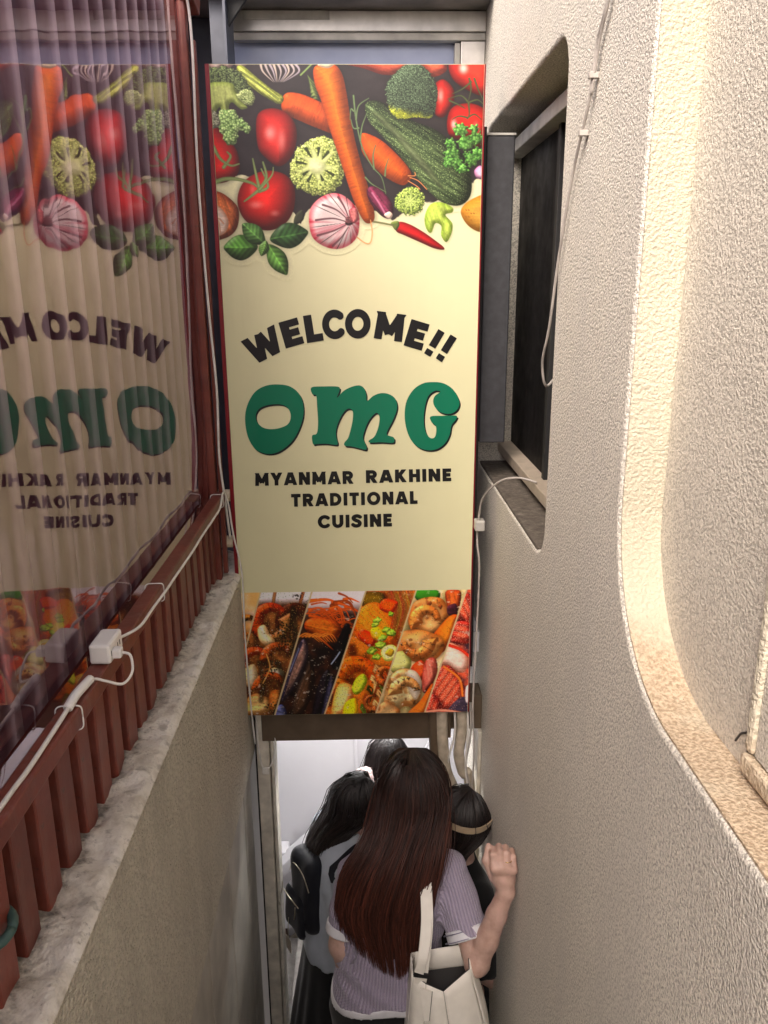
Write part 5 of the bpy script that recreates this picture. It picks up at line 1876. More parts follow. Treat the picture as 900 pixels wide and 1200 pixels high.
def shoes(parent, feet, mat):
    for (x, y) in feet:
        f = sun_([cap((x, y - 0.05, 0.035), (x, y + 0.12, 0.028), 0.036, 0.034), cap((x, y - 0.05, 0.05), (x, y - 0.03, 0.09), 0.034, 0.034)], 0.03)
        g = inter(f, lambda X, Y, Z: 0.001 - Z)
        skinmesh('shoe', [snets(g, (x - 0.06, y - 0.12, -0.01), (x + 0.06, y + 0.18, 0.13), 0.008)], mat, parent)


# ---- the woman in the lilac knit top
P1 = thing('person', 'woman with long dark brown hair in lilac ribbed top leaning on the wall', 'person', (0.07, 2.03, -1.47), 0, 'people going down the stairs')
HC = (0.064, 0.072, 1.492)
torso1 = [(0.70, -0.02, -0.02, 0.150, 0.110), (0.80, -0.02, -0.03, 0.160, 0.118), (0.88, -0.02, -0.03, 0.158, 0.116), (1.0, -0.012, -0.02, 0.128, 0.098), (1.1, 0.0, -0.01, 0.132, 0.098), (1.2, 0.012, 0.0, 0.150, 0.100), (1.27, 0.018, 0.005, 0.145, 0.085), (1.32, 0.026, 0.012, 0.10, 0.066), (1.37, 0.036, 0.022, 0.050, 0.048)]
sR, eR, wR = (0.178, 0.0, 1.258), (0.238, -0.165, 1.078), (0.314, -0.158, 1.315)
sL, eL, wL = (-0.122, 0.0, 1.255), (-0.156, -0.055, 1.045), (-0.142, -0.02, 0.868)
neck = cap((0.034, 0.015, 1.30), (0.056, 0.050, 1.42), 0.050, 0.047)
legs = [cap((x, -0.02, 0.80), (x * 1.05, 0.0, 0.44), 0.082, 0.056) for x in (-0.10, 0.06)] + [cap((x * 1.05, 0.0, 0.44), (x * 1.05, -0.02, 0.06), 0.054, 0.036) for x in (-0.10, 0.06)]
body = sun_([loft(torso1, -0.010), neck, cap(sR, eR, 0.040, 0.040), cap(sL, eL, 0.040, 0.038)] + legs, 0.03)
ch = [snets(body, (-0.28, -0.26, 0.0), (0.34, 0.20, 1.40), 0.011)]
ch.append(snets(sun_([head_fn(HC), neck], 0.03), (HC[0] - 0.11, HC[1] - 0.13, 1.33), (HC[0] + 0.11, HC[1] + 0.14, 1.63), 0.006))
# right arm and fist against the wall
kn = [(0.277, -0.003), (0.2965, 0.003), (0.3155, 0.000), (0.333, -0.008)]
fist = [cap(wR, (0.309, -0.152, 1.355), 0.0235, 0.027), cap((0.296, -0.150, 1.352), (0.280, -0.154, 1.398), 0.020, 0.0135), cap((0.321, -0.148, 1.352), (0.330, -0.151, 1.390), 0.019, 0.0125), cap((0.308, -0.150, 1.352), (0.3055, -0.156, 1.402), 0.021, 0.0145)] + [ell((x, -0.168, 1.399 + d_), (0.0075, 0.0055, 0.0075)) for x, d_ in kn]
armR = sun_([cap(sR, eR, 0.044, 0.036), ell((eR[0] - 0.004, eR[1] - 0.004, eR[2] - 0.004), (0.034, 0.034, 0.034)), cap(eR, (0.264, -0.160, 1.15), 0.033, 0.0335), cap((0.264, -0.160, 1.15), (0.290, -0.158, 1.235), 0.0335, 0.0285), cap((0.290, -0.158, 1.235), wR, 0.0285, 0.0235)], 0.012)
palm = sun_([armR] + fist, 0.016)
fing = []
for i, (x, dz) in enumerate(kn):
    z0 = 1.396 + dz
    L = (1.0, 1.06, 1.02, 0.88)[i]
    a, b, c, d = (x, -0.160, z0 + 0.004), (x - 0.001, -0.146, z0 + 0.036 * L), (x + 0.001, -0.113, z0 + 0.030 * L), (x + 0.002, -0.118, z0 + 0.008)
    fing.append(sun_([cap(a, b, 0.0108, 0.0100), cap(b, c, 0.0100, 0.0092), cap(c, d, 0.0092, 0.0082)], 0.004))
fing.append(sun_([cap((0.282, -0.142, 1.352), (0.260, -0.130, 1.398), 0.016, 0.0115), cap((0.260, -0.130, 1.398), (0.268, -0.112, 1.432), 0.0115, 0.0088)], 0.006))


def arm_hand(x, y, z):
    v = palm(x, y, z)
    for q in fing:
        e = q(x, y, z)
        h = np.clip(0.5 + 0.5 * (e - v) / 0.0045, 0, 1)
        v = e * (1 - h) + v * h - 0.0045 * h * (1 - h)
    return v


ch.append(snets(arm_hand, (0.17, -0.24, 1.01), (0.365, -0.06, 1.50), 0.0034))
dL = np.array(wL) - np.array(eL)
armL = sun_([cap(sL, eL, 0.042, 0.040), cap(eL, wL, 0.039, 0.024)], 0.02)
hL = relaxed_hand(wL, dL + np.array([0.0, 0.02, 0]), 1)
ch.append(snets(sun_([armL, hL], 0.012), (-0.26, -0.13, 0.66), (-0.09, 0.10, 1.12), 0.0042))
skinmesh('body', ch, M['skin'], P1)
# ring
rg = [(0.316 + 0.0108 * math.cos(t), -0.1545 + 0.0108 * math.sin(t), 1.418) for t in np.linspace(0, 2 * math.pi, 20)]
obj('ring', tubemesh('ring', rg, 0.0013, 6), plain('ring_gold', (0.6, 0.45, 0.2), 0.25, 1.0), P1, smooth=True)
# trousers
tro = sun_([inter(loft([(0.60, -0.02, -0.02, 0.14, 0.11), (0.78, -0.02, -0.025, 0.172, 0.126), (0.86, -0.02, -0.03, 0.168, 0.122), (0.96, -0.015, -0.02, 0.14, 0.106)]), lambda x, y, z: z - 0.95)] + [cap((x, -0.02, 0.78), (x * 1.05, 0.0, 0.44), 0.095, 0.082) for x in (-0.10, 0.06)] + [cap((x * 1.05, 0.0, 0.44), (x * 1.05, -0.01, 0.06), 0.082, 0.075) for x in (-0.10, 0.06)], 0.03)
skinmesh('trousers', [snets(inter(wrinkle(tro, 0.003, 55), lambda x, y, z: 0.045 - z), (-0.30, -0.22, 0.02), (0.26, 0.16, 0.99), 0.011)], M['black_cloth'], P1)
shoes(P1, [(-0.105, 0.01), (0.063, 0.01)], M['shoe'])


# knit top with ribs that follow the body and the sleeves
def lerp3(a, b, t):
    return tuple(a[i] + (b[i] - a[i]) * t for i in range(3))


top_prof = [(0.84, -0.02, -0.035, 0.176, 0.134), (0.93, -0.016, -0.03, 0.166, 0.128), (1.02, -0.01, -0.022, 0.156, 0.118), (1.1, 0.0, -0.012, 0.156, 0.114), (1.2, 0.012, 0.0, 0.164, 0.112), (1.27, 0.018, 0.005, 0.158, 0.097), (1.315, 0.026, 0.012, 0.116, 0.076), (1.352, 0.034, 0.02, 0.066, 0.060)]
cR, cL = lerp3(sR, eR, 0.74), lerp3(sL, eL, 0.80)
axR, axL = np.array(eR) - np.array(sR), np.array(eL) - np.array(sL)
slR = inter(cap((0.168, 0.004, 1.258), lerp3(sR, eR, 1.0), 0.058, 0.066), plane(cR, axR))
slL = inter(cap((-0.114, 0.004, 1.252), lerp3(sL, eL, 1.0), 0.058, 0.062), plane(cL, axL))
tor = loft(top_prof)


def knit(x, y, z):
    v = sun_([tor, cap((0.168, 0.004, 1.258), eR, 0.058, 0.066), cap((-0.114, 0.004, 1.252), eL, 0.056, 0.060)], 0.025)(x, y, z)
    cutR = np.maximum(plane(cR, axR)(x, y, z), -1e3)
    cutL = plane(cL, axL)(x, y, z)
    near = tor(x, y, z) > 0.010
    v = np.where(near & (x > 0.10), np.maximum(v, cutR), v)
    v = np.where(near & (x < -0.08), np.maximum(v, cutL), v)
    v = v + 0.0022 * np.sin(z * 60 + 12 * x) * np.sin(x * 30 + 2) + 0.002 * np.sin((z + 0.6 * x) * 95)
    return np.maximum(v, 0.865 - z + 0.02 * np.cos(x * 12))


kt = skinmesh('knit_top', [snets(knit, (-0.27, -0.26, 0.82), (0.33, 0.14, 1.37), 0.0055)], None, P1)


def rib_attr(o):
    me = o.data
    V = np.zeros(len(me.vertices) * 3)
    me.vertices.foreach_get('co', V)
    V = V.reshape(-1, 3)
    x, y, z = V.T
    P = np.array(top_prof)
    idx = np.argsort(P[:, 0])
    cx, cy, wx = (np.interp(z, P[idx, 0], P[idx, i]) for i in (1, 2, 3))
    tr = np.arctan2(x - cx, -(y - cy)) * 0.145
    out = tr.copy()
    for s, ax, sel in ((sR, axR, x > 0.12), (sL, axL, x < -0.10)):
        a = np.array(ax) / np.linalg.norm(ax)
        rel = V - np.array(s)
        rel = rel - np.outer(rel @ a, a)
        e1 = np.cross(a, (0, 1, 0))
        e1 /= np.linalg.norm(e1)
        e2 = np.cross(a, e1)
        an = np.arctan2(rel @ e2, rel @ e1) * 0.064
        m = sel & (tor(x, y, z) > 0.003)
        out[m] = an[m]
    me.attributes.new('rib', 'FLOAT', 'POINT').data.foreach_set('value', out.astype(np.float32))


rib_attr(kt)


def knit_mat():
    k = NT('lilac_rib_knit')
    at = k.n('ShaderNodeAttribute', attribute_name='rib')
    v = k.coord()
    sp = k.n('ShaderNodeSeparateXYZ')
    k.l(v, sp.inputs[0])
    rb = k.math('SINE', k.math('MULTIPLY', at.outputs['Fac'], 2 * math.pi / 0.0105))
    st = k.math('SINE', k.math('ADD', k.math('MULTIPLY', sp.outputs[2], 2 * math.pi / 0.010), k.math('MULTIPLY', rb, 1.3)))
    h = k.math('ADD', k.math('MULTIPLY', rb, 0.6), k.math('MULTIPLY', st, 0.22))
    h = k.math('ADD', h, k.math('MULTIPLY', k.noise(v, 500, 2), 0.4))
    c = k.ramp(k.math('ADD', k.math('MULTIPLY', rb, 0.5), 0.5), [(0.0, (0.29, 0.25, 0.345)), (0.6, (0.385, 0.34, 0.44))])
    k.b.inputs['Sheen Weight'].default_value = 0.25
    return k.set(c, 0.9, 0, k.bump(h, 0.8, 0.003), 0.15)


M['lilac'] = knit_mat()
kt.data.materials.clear()
kt.data.materials.append(M['lilac'])


def cuffband(nm, s, e, c, ax, r, wdt):
    a = np.array(ax) / np.linalg.norm(ax)
    c0 = np.array(c) - a * wdt
    shell = inter(cap(s, e, r[0] + 0.002, r[1] + 0.002), plane(tuple(np.array(c) + a * 0.004), a), neg(plane(tuple(c0), a)))
    lo, hi = bounds([c0, np.array(c)], 0.085)
    o = skinmesh(nm, [snets(shell, lo, hi, 0.0048)], M['white_trim'], P1)
    for t in (0.25, 0.85):
        q = c0 + a * (wdt + 0.004) * t
        e1 = np.cross(a, (0, 1, 0)); e1 /= np.linalg.norm(e1); e2 = np.cross(a, e1)
        L = np.linalg.norm(np.array(e) - np.array(s))
        tt = ((q - np.array(s)) @ a) / L
        ctr = np.array(s) + a * tt * L
        rr = r[0] + (r[1] - r[0]) * tt + 0.0022
        obj('trim_stripe', tubemesh('trim_stripe', [ctr + rr * (e1 * math.cos(u) + e2 * math.sin(u)) for u in np.linspace(0, 2 * math.pi, 40)], 0.0014, 5), M['lilac_dark'], o, smooth=True)
    return o


M['lilac_dark'] = cloth('lilac_stripe', (0.20, 0.19, 0.27))
cuffband('cuff', (0.168, 0.004, 1.258), eR, cR, axR, (0.058, 0.066), 0.030)
cuffband('cuff', (-0.114, 0.004, 1.252), eL, cL, axL, (0.056, 0.060), 0.026)
hem = inter(loft(top_prof, 0.003), lambda x, y, z: z - (0.895 - 0.02 * np.cos(x * 12)), lambda x, y, z: 0.858 - 0.02 * np.cos(x * 12) + 0.0 - z + 0.0)
hem = inter(loft(top_prof, 0.003), lambda x, y, z: z - 0.888 - 0.02 * np.cos(x * 12) + 0.004, lambda x, y, z: 0.858 + 0.02 * np.cos(x * 12) - z)
skinmesh('hem_trim', [snets(hem, (-0.24, -0.2, 0.83), (0.22, 0.14, 0.93), 0.006)], M['white_trim'], P1)
hair(P1, HC, 0.108, 0.122, [(1.42, -0.095, 0.168, -0.075), (1.33, -0.165, 0.152, -0.122), (1.22, -0.190, 0.120, -0.142), (1.12, -0.150, 0.100, -0.150), (1.00, -0.10, 0.080, -0.155)],
     lambda u: float(np.interp(u, [-1, -0.75, -0.45, -0.15, 0.15, 0.45, 0.75, 1], [1.27, 1.21, 1.13, 1.075, 1.045, 1.07, 1.15, 1.27])), M['hair_brown'], 3800, 125, 0.0015, 0.055, 0.012, seed=3)

# ---- shoulder bag (hangs from her right shoulder)
bagm = plain('ivory_leather', (0.82, 0.79, 0.72), 0.42, var=0.06, scale=20, bump=0.12, bscale=260)
bag = thing('shoulder_bag', 'ivory leather shoulder bag with black edges under the lilac sleeve', 'bag', (0.21, 1.83, -0.70))


def quad_panel(nm, pts, th, mat, parent, n=8, bulge=0.0):
    """thick leather panel spanned by four corner points (tl, tr, br, bl)"""
    tl, tr, br_, bl = (np.array(p, float) for p in pts)
    nr = np.cross(tr - tl, bl - tl)
    nr /= np.linalg.norm(nr)
    V, Fc = [], []
    for side in (0, 1):
        for j in range(n + 1):
            for i in range(n + 1):
                u, v = i / n, j / n
                p = (tl * (1 - u) + tr * u) * (1 - v) + (bl * (1 - u) + br_ * u) * v
                p = p + nr * (bulge * math.sin(math.pi * u) * math.sin(math.pi * v) - side * th)
                V.append(p)
    m = (n + 1) ** 2
    I = lambda s, j, i: s * m + j * (n + 1) + i
    for j in range(n):
        for i in range(n):
            Fc.append((I(0, j, i), I(0, j + 1, i), I(0, j + 1, i + 1), I(0, j, i + 1)))
            Fc.append((I(1, j, i), I(1, j, i + 1), I(1, j + 1, i + 1), I(1, j + 1, i)))
    for i in range(n):
        Fc += [(I(0, 0, i), I(0, 0, i + 1), I(1, 0, i + 1), I(1, 0, i)), (I(0, n, i), I(1, n, i), I(1, n, i + 1), I(0, n, i + 1)), (I(0, i, 0), I(1, i, 0), I(1, i + 1, 0), I(0, i + 1, 0)), (I(0, i, n), I(0, i + 1, n), I(1, i + 1, n), I(1, i, n))]
    return obj(nm, mesh(nm, V, Fc), mat, parent, smooth=(n > 4))


def bw(x, y, z):
    return (x - 0.21, y - 1.83, z + 0.70)


# corners in world coordinates
A_, B_, C_, D_, E_2 = (0.118, 1.800, -0.365), (0.152, 1.775, -0.372), (0.200, 1.768, -0.392), (0.278, 1.815, -0.365), (0.284, 1.90, -0.362)
A2, B2, C2, D2, E2 = (0.095, 1.800, -0.70), (0.140, 1.755, -0.70), (0.245, 1.740, -0.70), (0.350, 1.79, -0.66), (0.353, 1.90, -0.66)
edge = plain('black_edge_paint', (0.012, 0.012, 0.014), 0.4)
for a, b, c, d in ((A_, B_, B2, A2), (B_, C_, C2, B2), (C_, D_, D2, C2), (D_, E_2, E2, D2)):
    quad_panel('panel', [bw(*a), bw(*b), bw(*c), bw(*d)], 0.003, bagm, bag, 10, -0.012)
quad_panel('panel', [bw(*E_2), bw(0.118, 1.88, -0.37), bw(0.095, 1.90, -0.70), bw(*E2)], 0.003, bagm, bag, 6, 0.0)
quad_panel('panel', [bw(0.118, 1.88, -0.37), bw(*A_), bw(*A2), bw(0.095, 1.90, -0.70)], 0.003, bagm, bag, 6, 0.0)
quad_panel('lining', [bw(0.125, 1.87, -0.43), bw(0.295, 1.89, -0.43), bw(0.29, 1.81, -0.43), bw(0.13, 1.80, -0.43)], 0.002, edge, bag, 3)
quad_panel('base', [bw(0.095, 1.80, -0.70), bw(0.245, 1.742, -0.70), bw(0.353, 1.90, -0.66), bw(0.095, 1.90, -0.70)], 0.003, bagm, bag, 3)
for a, b in ((B_, B2), (C_, C2), (D_, D2), (A_, B_), (B_, C_), (C_, D_), (D_, E_2)):
    tube('edge_piping', [bw(*a), bw(*b)], 0.0016, edge, bag, 6, 0)


def ribbon(nm, pts, wdir, wd, th, mat, parent):
    P = catmull(pts, 8)
    T = np.gradient(P, axis=0)
    T /= np.linalg.norm(T, axis=1)[:, None]
    V, Fc = [], []
    for p, t in zip(P, T):
        wv = np.array(wdir, float)
        wv = wv - t * (wv @ t)
        wv /= np.linalg.norm(wv)
        nn = np.cross(t, wv)
        V += [p - wv * wd / 2 - nn * th / 2, p + wv * wd / 2 - nn * th / 2, p + wv * wd / 2 + nn * th / 2, p - wv * wd / 2 + nn * th / 2]
    n = len(P)
    for i in range(n - 1):
        for k in range(4):
            Fc.append((4 * i + k, 4 * i + (k + 1) % 4, 4 * i + 4 + (k + 1) % 4, 4 * i + 4 + k))
    Fc += [(0, 3, 2, 1), (4 * n - 4, 4 * n - 3, 4 * n - 2, 4 * n - 1)]
    return obj(nm, mesh(nm, V, Fc), mat, parent)


ribbon('strap', [bw(0.135, 1.785, -0.385), bw(0.143, 1.788, -0.33), bw(0.158, 1.835, -0.23), bw(0.160, 1.905, -0.165), bw(0.158, 1.965, -0.125), bw(0.160, 2.035, -0.112), bw(0.168, 2.10, -0.16), bw(0.17, 2.13, -0.24)], (1, -0.2, 0.2), 0.034, 0.004, bagm, bag)
ribbon('strap_flap', [bw(0.132, 1.776, -0.335), bw(0.143, 1.775, -0.28), bw(0.155, 1.815, -0.235), bw(0.160, 1.885, -0.175)], (1, -0.2, 0.2), 0.026, 0.004, bagm, bag)
ribbon('buckle', [bw(0.137, 1.777, -0.350), bw(0.138, 1.777, -0.338)], (1, -0.1, 0.1), 0.040, 0.007, edge, bag)
quad_panel('pendant_tag', [bw(0.135, 1.768, -0.375), bw(0.168, 1.762, -0.385), bw(0.160, 1.752, -0.475), bw(0.146, 1.752, -0.478)], 0.003, bagm, bag, 2)
for a, b in (((0.168, 1.761, -0.385), (0.160, 1.751, -0.475)), ((0.160, 1.751, -0.475), (0.146, 1.751, -0.478))):
    tube('edge_piping', [bw(*a), bw(*b)], 0.0014, edge, bag, 5, 0)


# ---- the other people (local frame: facing +Y, feet at the origin)
def figure(label, loc, rz, height, top_mat, top_name, low_mat, hairm, skirt=True, sleeve=0.6, arm_fwd=0.08, head_off=(0, 0, 0), seed=5):
    P = thing('person', label, 'person', loc, rz, 'people going down the stairs')
    k = height / 1.62
    hc = (head_off[0], 0.03 * k + head_off[1], 1.492 * k + head_off[2])
    tp = [(0.70, 0, 0, 0.150, 0.110), (0.86, 0, -0.01, 0.158, 0.116), (1.0, 0, 0, 0.128, 0.098), (1.1, 0, 0, 0.132, 0.098), (1.2, 0, 0, 0.150, 0.100), (1.27, 0, 0, 0.145, 0.085), (1.32, 0, 0.005, 0.10, 0.066), (1.37, 0, 0.01, 0.050, 0.048)]
    tp = [tuple(c * k for c in p) for p in tp]
    nk = cap((0, 0.008, 1.30 * k), (hc[0], hc[1] - 0.008, hc[2] - 0.07), 0.049, 0.046)
    sh = [(s * 0.160 * k, 0, 1.258 * k) for s in (-1, 1)]
    el = [(s * 0.205 * k, -0.03, 1.01 * k) for s in (-1, 1)]
    wr = [(s * 0.18 * k, arm_fwd, 0.80 * k) for s in (-1, 1)]
    lg = []
    for x in (-0.08, 0.08):
        lg += [cap((x, -0.01, 0.80 * k), (x, 0.0, 0.44 * k), 0.080, 0.054), cap((x, 0, 0.44 * k), (x, -0.02, 0.06), 0.052, 0.036)]
    b = sun_([loft(tp, -0.004), nk] + [cap(sh[i], el[i], 0.048, 0.037) for i in (0, 1)] + lg, 0.03)
    cks = [snets(b, (-0.27, -0.2, 0.0), (0.27, 0.2, 1.42 * k), 0.013), snets(sun_([head_fn(hc), nk], 0.03), (-0.11, hc[1] - 0.13, hc[2] - 0.16), (0.11, hc[1] + 0.14, hc[2] + 0.14), 0.0065)]
    for i in (0, 1):
        d = np.array(wr[i]) - np.array(el[i])
        f = sun_([cap(sh[i], el[i], 0.046, 0.037), cap(el[i], wr[i], 0.037, 0.023), relaxed_hand(wr[i], d, 1 if i == 0 else -1)], 0.012)
        tip = np.array(wr[i]) + d / np.linalg.norm(d) * 0.19
        lo, hi = bounds([el[i], wr[i], tip], 0.055)
        cks.append(snets(f, lo, hi + np.array([0, 0, 0.05]), 0.0055))
    skinmesh('body', cks, M['skin'], P)
    tpp = [(0.84, 0, -0.01, 0.178, 0.134), (0.93, 0, -0.01, 0.172, 0.130), (1.02, 0, 0, 0.166, 0.124), (1.1, 0, 0, 0.164, 0.120), (1.2, 0, 0, 0.168, 0.116), (1.27, 0, 0, 0.160, 0.100), (1.315, 0, 0.004, 0.118, 0.080), (1.352, 0, 0.01, 0.072, 0.066)]
    tpp = [tuple(c * k for c in p) for p in tpp]
    tr = loft(tpp)
    sl = [cap((sh[i][0] * 0.94, 0.003, sh[i][2]), el[i], 0.062, 0.074) for i in (0, 1)]
    cuts = [plane(lerp3(sh[i], el[i], sleeve), np.array(el[i]) - np.array(sh[i])) for i in (0, 1)]

    def topf(x, y, z):
        v = sun_([tr] + sl, 0.025)(x, y, z)
        near = tr(x, y, z) > 0.012
        for i, s in enumerate((-1, 1)):
            v = np.where(near & (s * x > 0.09), np.maximum(v, cuts[i](x, y, z)), v)
        return np.maximum(v, 0.87 * k - z)
    skinmesh(top_name, [snets(wrinkle(topf, 0.004, 42, seed), (-0.30, -0.22, 0.84 * k), (0.30, 0.2, 1.375 * k), 0.008)], top_mat, P)
    if skirt:
        sk = [(0.16, 0, 0, 0.26, 0.22), (0.5, 0, 0, 0.22, 0.18), (0.80, 0, -0.005, 0.172, 0.130), (0.97, 0, 0, 0.138, 0.106)]
        sf = loft([tuple(c * k for c in p) for p in sk])
        g = lambda x, y, z: sf(x, y, z) + 0.010 * np.clip((0.95 - z) / 0.6, 0, 1) * np.sin(np.arctan2(y, x) * 13)
        skinmesh('skirt', [snets(g, (-0.32, -0.28, 0.13), (0.32, 0.28, 1.0 * k), 0.013)], low_mat, P)
    else:
        tf = sun_([loft([(0.62, 0, 0, 0.14, 0.11), (0.80, 0, -0.005, 0.168, 0.124), (0.97, 0, 0, 0.138, 0.104)])] + [cap((x, -0.01, 0.78 * k), (x, 0, 0.06), 0.092, 0.072) for x in (-0.085, 0.085)], 0.03)
        skinmesh('trousers', [snets(inter(tf, lambda x, y, z: 0.05 - z), (-0.26, -0.2, 0.02), (0.26, 0.2, 1.0), 0.013)], low_mat, P)
    shoes(P, [(-0.085, 0.0), (0.085, 0.0)], M['shoe'])
    return P, hc, k


# woman in the pale blue shirt with the backpack
P2, h2, k2 = figure('person in pale blue shirt and black skirt carrying the navy backpack', (-0.125, 2.585, -1.89), rad(-72), 1.69, M['blue_shirt'], 'shirt', M['black_cloth'], M['hair_black'], True, 0.80, 0.10, (0, 0.05, -0.06), seed=2)
hair(P2, h2, 0.098, 0.112, [(1.42, -0.100, 0.090, -0.070), (1.34, -0.105, 0.075, -0.110), (1.22, -0.10, 0.06, -0.125), (1.10, -0.09, 0.05, -0.130)], lambda u: 1.20 + 0.06 * u * u, M['hair_black'], 1500, 138, 0.0017, 0.10, 0.010, seed=5, top=0.125)
bpk = thing('backpack', 'navy backpack with zips and round badge worn over the pale blue shirt', 'backpack', (-0.062, 2.585, -1.73), rad(-58))
navy = cloth('navy_nylon', (0.007, 0.008, 0.013), 0.6)
bpb = sun_([rbox((-0.035, -0.172, 1.03), (0.085, 0.052, 0.165), 0.045)], 0.02)
skinmesh('main_bag', [snets(wrinkle(bpb, 0.004, 40, 3), (-0.18, -0.33, 0.80), (0.18, -0.10, 1.26), 0.009)], navy, bpk)
fp = skinmesh('front_pocket', [snets(wrinkle(rbox((-0.035, -0.226, 0.965), (0.070, 0.030, 0.092), 0.026), 0.003, 50, 1), (-0.14, -0.37, 0.82), (0.14, -0.24, 1.1), 0.008)], navy, bpk)
metal = plain('zip_metal', (0.55, 0.50, 0.40), 0.3, 0.9)
for s in (-1, 1):
    ribbon('shoulder_strap', [(s * 0.080, -0.150, 1.16), (s * 0.10, -0.118, 1.20), (s * 0.108, -0.04, 1.245), (s * 0.108, 0.05, 1.235), (s * 0.11, 0.125, 1.14), (s * 0.12, 0.135, 0.98), (s * 0.15, 0.03, 0.88), (s * 0.12, -0.15, 0.92)], (1, 0, 0), 0.055, 0.012, navy, bpk)
tube('zip', [(-0.11, -0.218, 1.09), (-0.08, -0.223, 1.145), (-0.035, -0.225, 1.16), (0.01, -0.223, 1.145), (0.04, -0.218, 1.09)], 0.0022, metal, bpk, 6)
tube('zip', [(-0.095, -0.256, 1.030), (-0.035, -0.260, 1.035), (0.025, -0.256, 1.030)], 0.0022, metal, fp, 6)
for (x, z) in ((-0.09, 1.07), (0.01, 1.025)):
    tube('zip_pull', [(x, -0.262, z), (x + 0.004, -0.266, z - 0.025), (x, -0.268, z - 0.05)], 0.0024, metal, bpk, 6)
bm = bmesh.new()
bmesh.ops.create_uvsphere(bm, u_segments=14, v_segments=8, radius=0.011)
me = bpy.data.meshes.new('badge')
for v in bm.verts:
    v.co = Vector((v.co.x - 0.085, v.co.y * 0.35 - 0.280, v.co.z + 0.985))
bm.to_mesh(me)
bm.free()
obj('badge', me, metal, bpk, smooth=True)
box('hanging_tag', -0.065, -0.025, -0.270, -0.267, 0.79, 0.85, M['beige_trim'], bpk, 0.001)
tube('tag_cord', [(-0.045, -0.264, 0.94), (-0.046, -0.267, 0.90), (-0.045, -0.2685, 0.85)], 0.0018, metal, bpk, 5)

# woman with scrunchie and cream lace blouse
lace = NT('cream_lace')
lv = lace.coord()
vo = lace.n('ShaderNodeTexVoronoi')
vo.inputs['Scale'].default_value = 55
lace.l(lv, vo.inputs['Vector'])
lace_m = lace.set(lace.ramp(vo.outputs['Distance'], [(0.15, (0.70, 0.62, 0.50)), (0.5, (0.42, 0.33, 0.24))]), 0.8, 0, lace.bump(vo.outputs['Distance'], 0.9, 0.006))
P3, h3, k3 = figure('person in cream lace blouse with hair tied by a pale scrunchie', (0.068, 3.24, -2.1), rad(-48), 1.605, lace_m, 'blouse', M['black_cloth'], M['hair_black'], True, 0.75, 0.10, seed=7)
hair(P3, h3, 0.090, 0.108, [(1.425, -0.055, 0.055, -0.105), (1.345, -0.03, 0.03, -0.140), (1.25, -0.035, 0.035, -0.150), (1.1, -0.03, 0.03, -0.15)], lambda u: 1.20, M['hair_black'], 1100, 135, 0.0017, 0.0, 0.008, seed=9, top=0.122)
scr = []
for t in np.linspace(0, 2 * math.pi, 60):
    scr.append((0.036 * math.cos(t), -0.128 + 0.018 * math.sin(t) + 0.004 * math.sin(9 * t), h3[2] - 0.035 + 0.030 * math.sin(t) + 0.005 * math.cos(11 * t)))
obj('scrunchie', tubemesh('scrunchie', scr, 0.02, 8, [0.021 + 0.005 * math.sin(13 * t) for t in np.linspace(0, 2 * math.pi, 60)]), cloth('pink_satin', (0.62, 0.47, 0.45), 0.4), P3, smooth=True)
ribbon('strap', [(-0.10, -0.125, 1.05), (-0.075, -0.122, 1.2), (-0.07, -0.05, 1.345), (-0.07, 0.06, 1.33), (-0.08, 0.125, 1.2)], (1, 0, 0), 0.045, 0.006, M['black_cloth'], P3)

# woman in black with the beige headband
P4, h4, k4 = figure('person all in black with a beige headband beside the stucco wall', (0.302, 2.37, -1.68), rad(-62), 1.495, M['black_knit'], 'black_top', M['black_cloth'], M['hair_black'], True, 1.0, 0.12, seed=11)
hair(P4, h4, 0.098, 0.112, [(1.29, -0.095, 0.095, -0.085), (1.21, -0.10, 0.10, -0.115), (1.11, -0.09, 0.09, -0.125), (1.0, -0.08, 0.08, -0.13)], lambda u: 1.14 + 0.05 * u * u, M['hair_black'], 1200, 130, 0.0017, 0.07, 0.010, seed=13, top=0.122)
hb = [(h4[0] + 0.105 * math.cos(t), h4[1] + 0.004 - 0.112 * math.sin(t), h4[2] + 0.046 - 0.045 * math.cos(2 * t) * 0.3) for t in np.linspace(-0.7, math.pi + 0.7, 40)]
ribbon('headband', hb[::3], (0, 0.5, 1), 0.020, 0.004, cloth('beige_headband', (0.34, 0.26, 0.17), 0.85), P4)

# ------------------------------------------------------------------ cables and power strip on the railing
pw_ = thing('power_strip', 'white plug socket block tied on the red rail with cords', 'power strip', (-0.452, 1.275, 0.885))
q = obj('socket_block', boxmesh('socket_block', -0.018, 0.018, -0.036, 0.036, 0.0, 0.036, 0.005), M['white_plastic'], pw_)
for y in (-0.022, 0.012):
    for dx in (-0.006, 0.006):
        obj('slot', boxmesh('slot', 0.0178, 0.0184, y + dx - 0.0012, y + dx + 0.0012, 0.013, 0.022), M['dark'], pw_)
obj('plug', boxmesh('plug', 0.0185, 0.034, -0.031, -0.013, 0.008, 0.025, 0.003), M['white_plastic'], pw_)
tube('plug_cord', [(0.034, -0.022, 0.016), (0.048, -0.025, 0.012), (0.054, -0.042, -0.010), (0.044, -0.066, -0.020), (0.022, -0.082, -0.006), (0.006, -0.096, 0.004), (0.002, -0.15, 0.006)], 0.0024, M['cable_white'], pw_)
tube('connector', [(0.004, -0.10, 0.007), (0.003, -0.125, 0.009), (0.001, -0.16, 0.010), (0.0, -0.19, 0.006)], 0.0075, M['white_plastic'], pw_, 10)
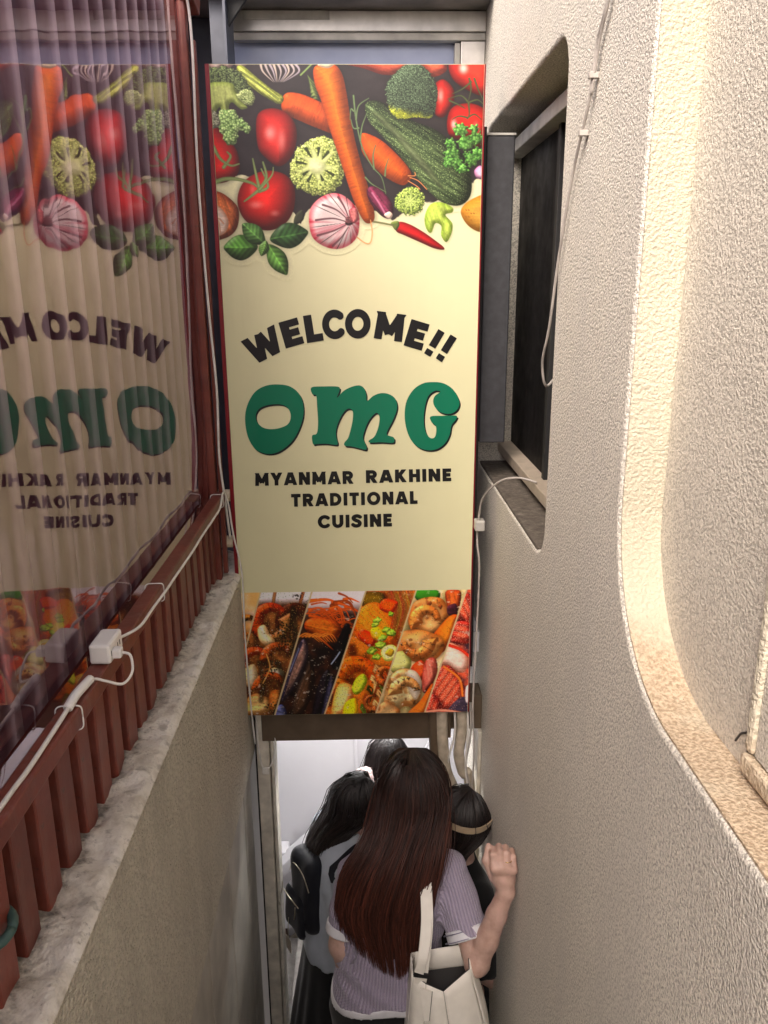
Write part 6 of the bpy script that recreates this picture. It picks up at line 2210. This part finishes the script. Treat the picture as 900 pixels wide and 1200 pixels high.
ca = tube('rail_cable', [(-0.452, 1.305, 0.900), (-0.444, 1.35, 0.888), (-0.428, 1.40, 0.885), (-0.431, 1.50, 0.878), (-0.426, 1.60, 0.880), (-0.431, 1.70, 0.872), (-0.425, 1.85, 0.877), (-0.431, 2.0, 0.870), (-0.426, 2.15, 0.876), (-0.430, 2.28, 0.872), (-0.440, 2.40, 0.888), (-0.432, 2.43, 0.84), (-0.424, 2.44, 0.74), (-0.41, 2.46, 0.63), (-0.408, 2.47, 0.55), (-0.411, 2.475, 0.35), (-0.405, 2.48, 0.1), (-0.40, 2.49, -0.05)], 0.0030, M['cable_white'], None, 8)
tag(ca, 'white cable running along the far rail and down beside the sign', 'cable')
cb = tube('rail_cable', [(-0.452, 1.09, 0.890), (-0.452, 0.95, 0.885), (-0.454, 0.88, 0.8845), (-0.455, 0.75, 0.884), (-0.455, 0.5, 0.884), (-0.455, 0.1, 0.884)], 0.0036, M['cable_white'], None, 8)
tag(cb, 'white cable lying on the near end of the red rail', 'cable')
vc = tube('post_cable', [(-0.470, 2.30, 2.36), (-0.462, 2.40, 2.27), (-0.455, 2.432, 2.15), (-0.462, 2.434, 1.8), (-0.456, 2.433, 1.45), (-0.447, 2.434, 1.2), (-0.452, 2.434, 1.0), (-0.446, 2.45, 0.86), (-0.438, 2.46, 0.72)], 0.0038, M['cable_white'], None, 8)
tag(vc, 'thin white cable running down the red post left of the sign', 'cable')
for j, (y, lb) in enumerate(((1.10, 'cable tie on the rail just below the socket block'), (1.62, 'cable tie halfway along the red rail'), (2.38, 'cable tie at the far end of the red rail'))):
    z0, z1, x0, x1 = 0.8445, 0.8865, -0.4765, -0.4385
    mx, mz, rx, rz_ = (x0 + x1) / 2, (z0 + z1) / 2, (x1 - x0) / 2, (z1 - z0) / 2
    lp_ = []
    for t in np.linspace(0, 2 * math.pi, 33):
        c, s_ = math.cos(t), math.sin(t)
        lp_.append((mx + rx * math.copysign(abs(c) ** 0.35, c), y + 0.004 * c, mz + rz_ * math.copysign(abs(s_) ** 0.35, s_)))
    tie = obj('cable_tie', tubemesh('cable_tie', lp_, 0.0013, 5), M['white_plastic'], None, smooth=True)
    tag(tie, 'white ' + lb, 'cable tie', 'cable ties on the rail')
gh = [(-0.5075 + 0.036 * math.cos(t), 0.869 + 0.034 * math.sin(t), 0.690 + 0.006 * math.sin(t)) for t in np.linspace(0, 2 * math.pi, 26)]
gho = obj('hose_ring', tubemesh('hose_ring', gh, 0.007, 8), M['green_hose'], None, smooth=True)
tag(gho, 'dark green hose looped round the nearest red baluster', 'hose')
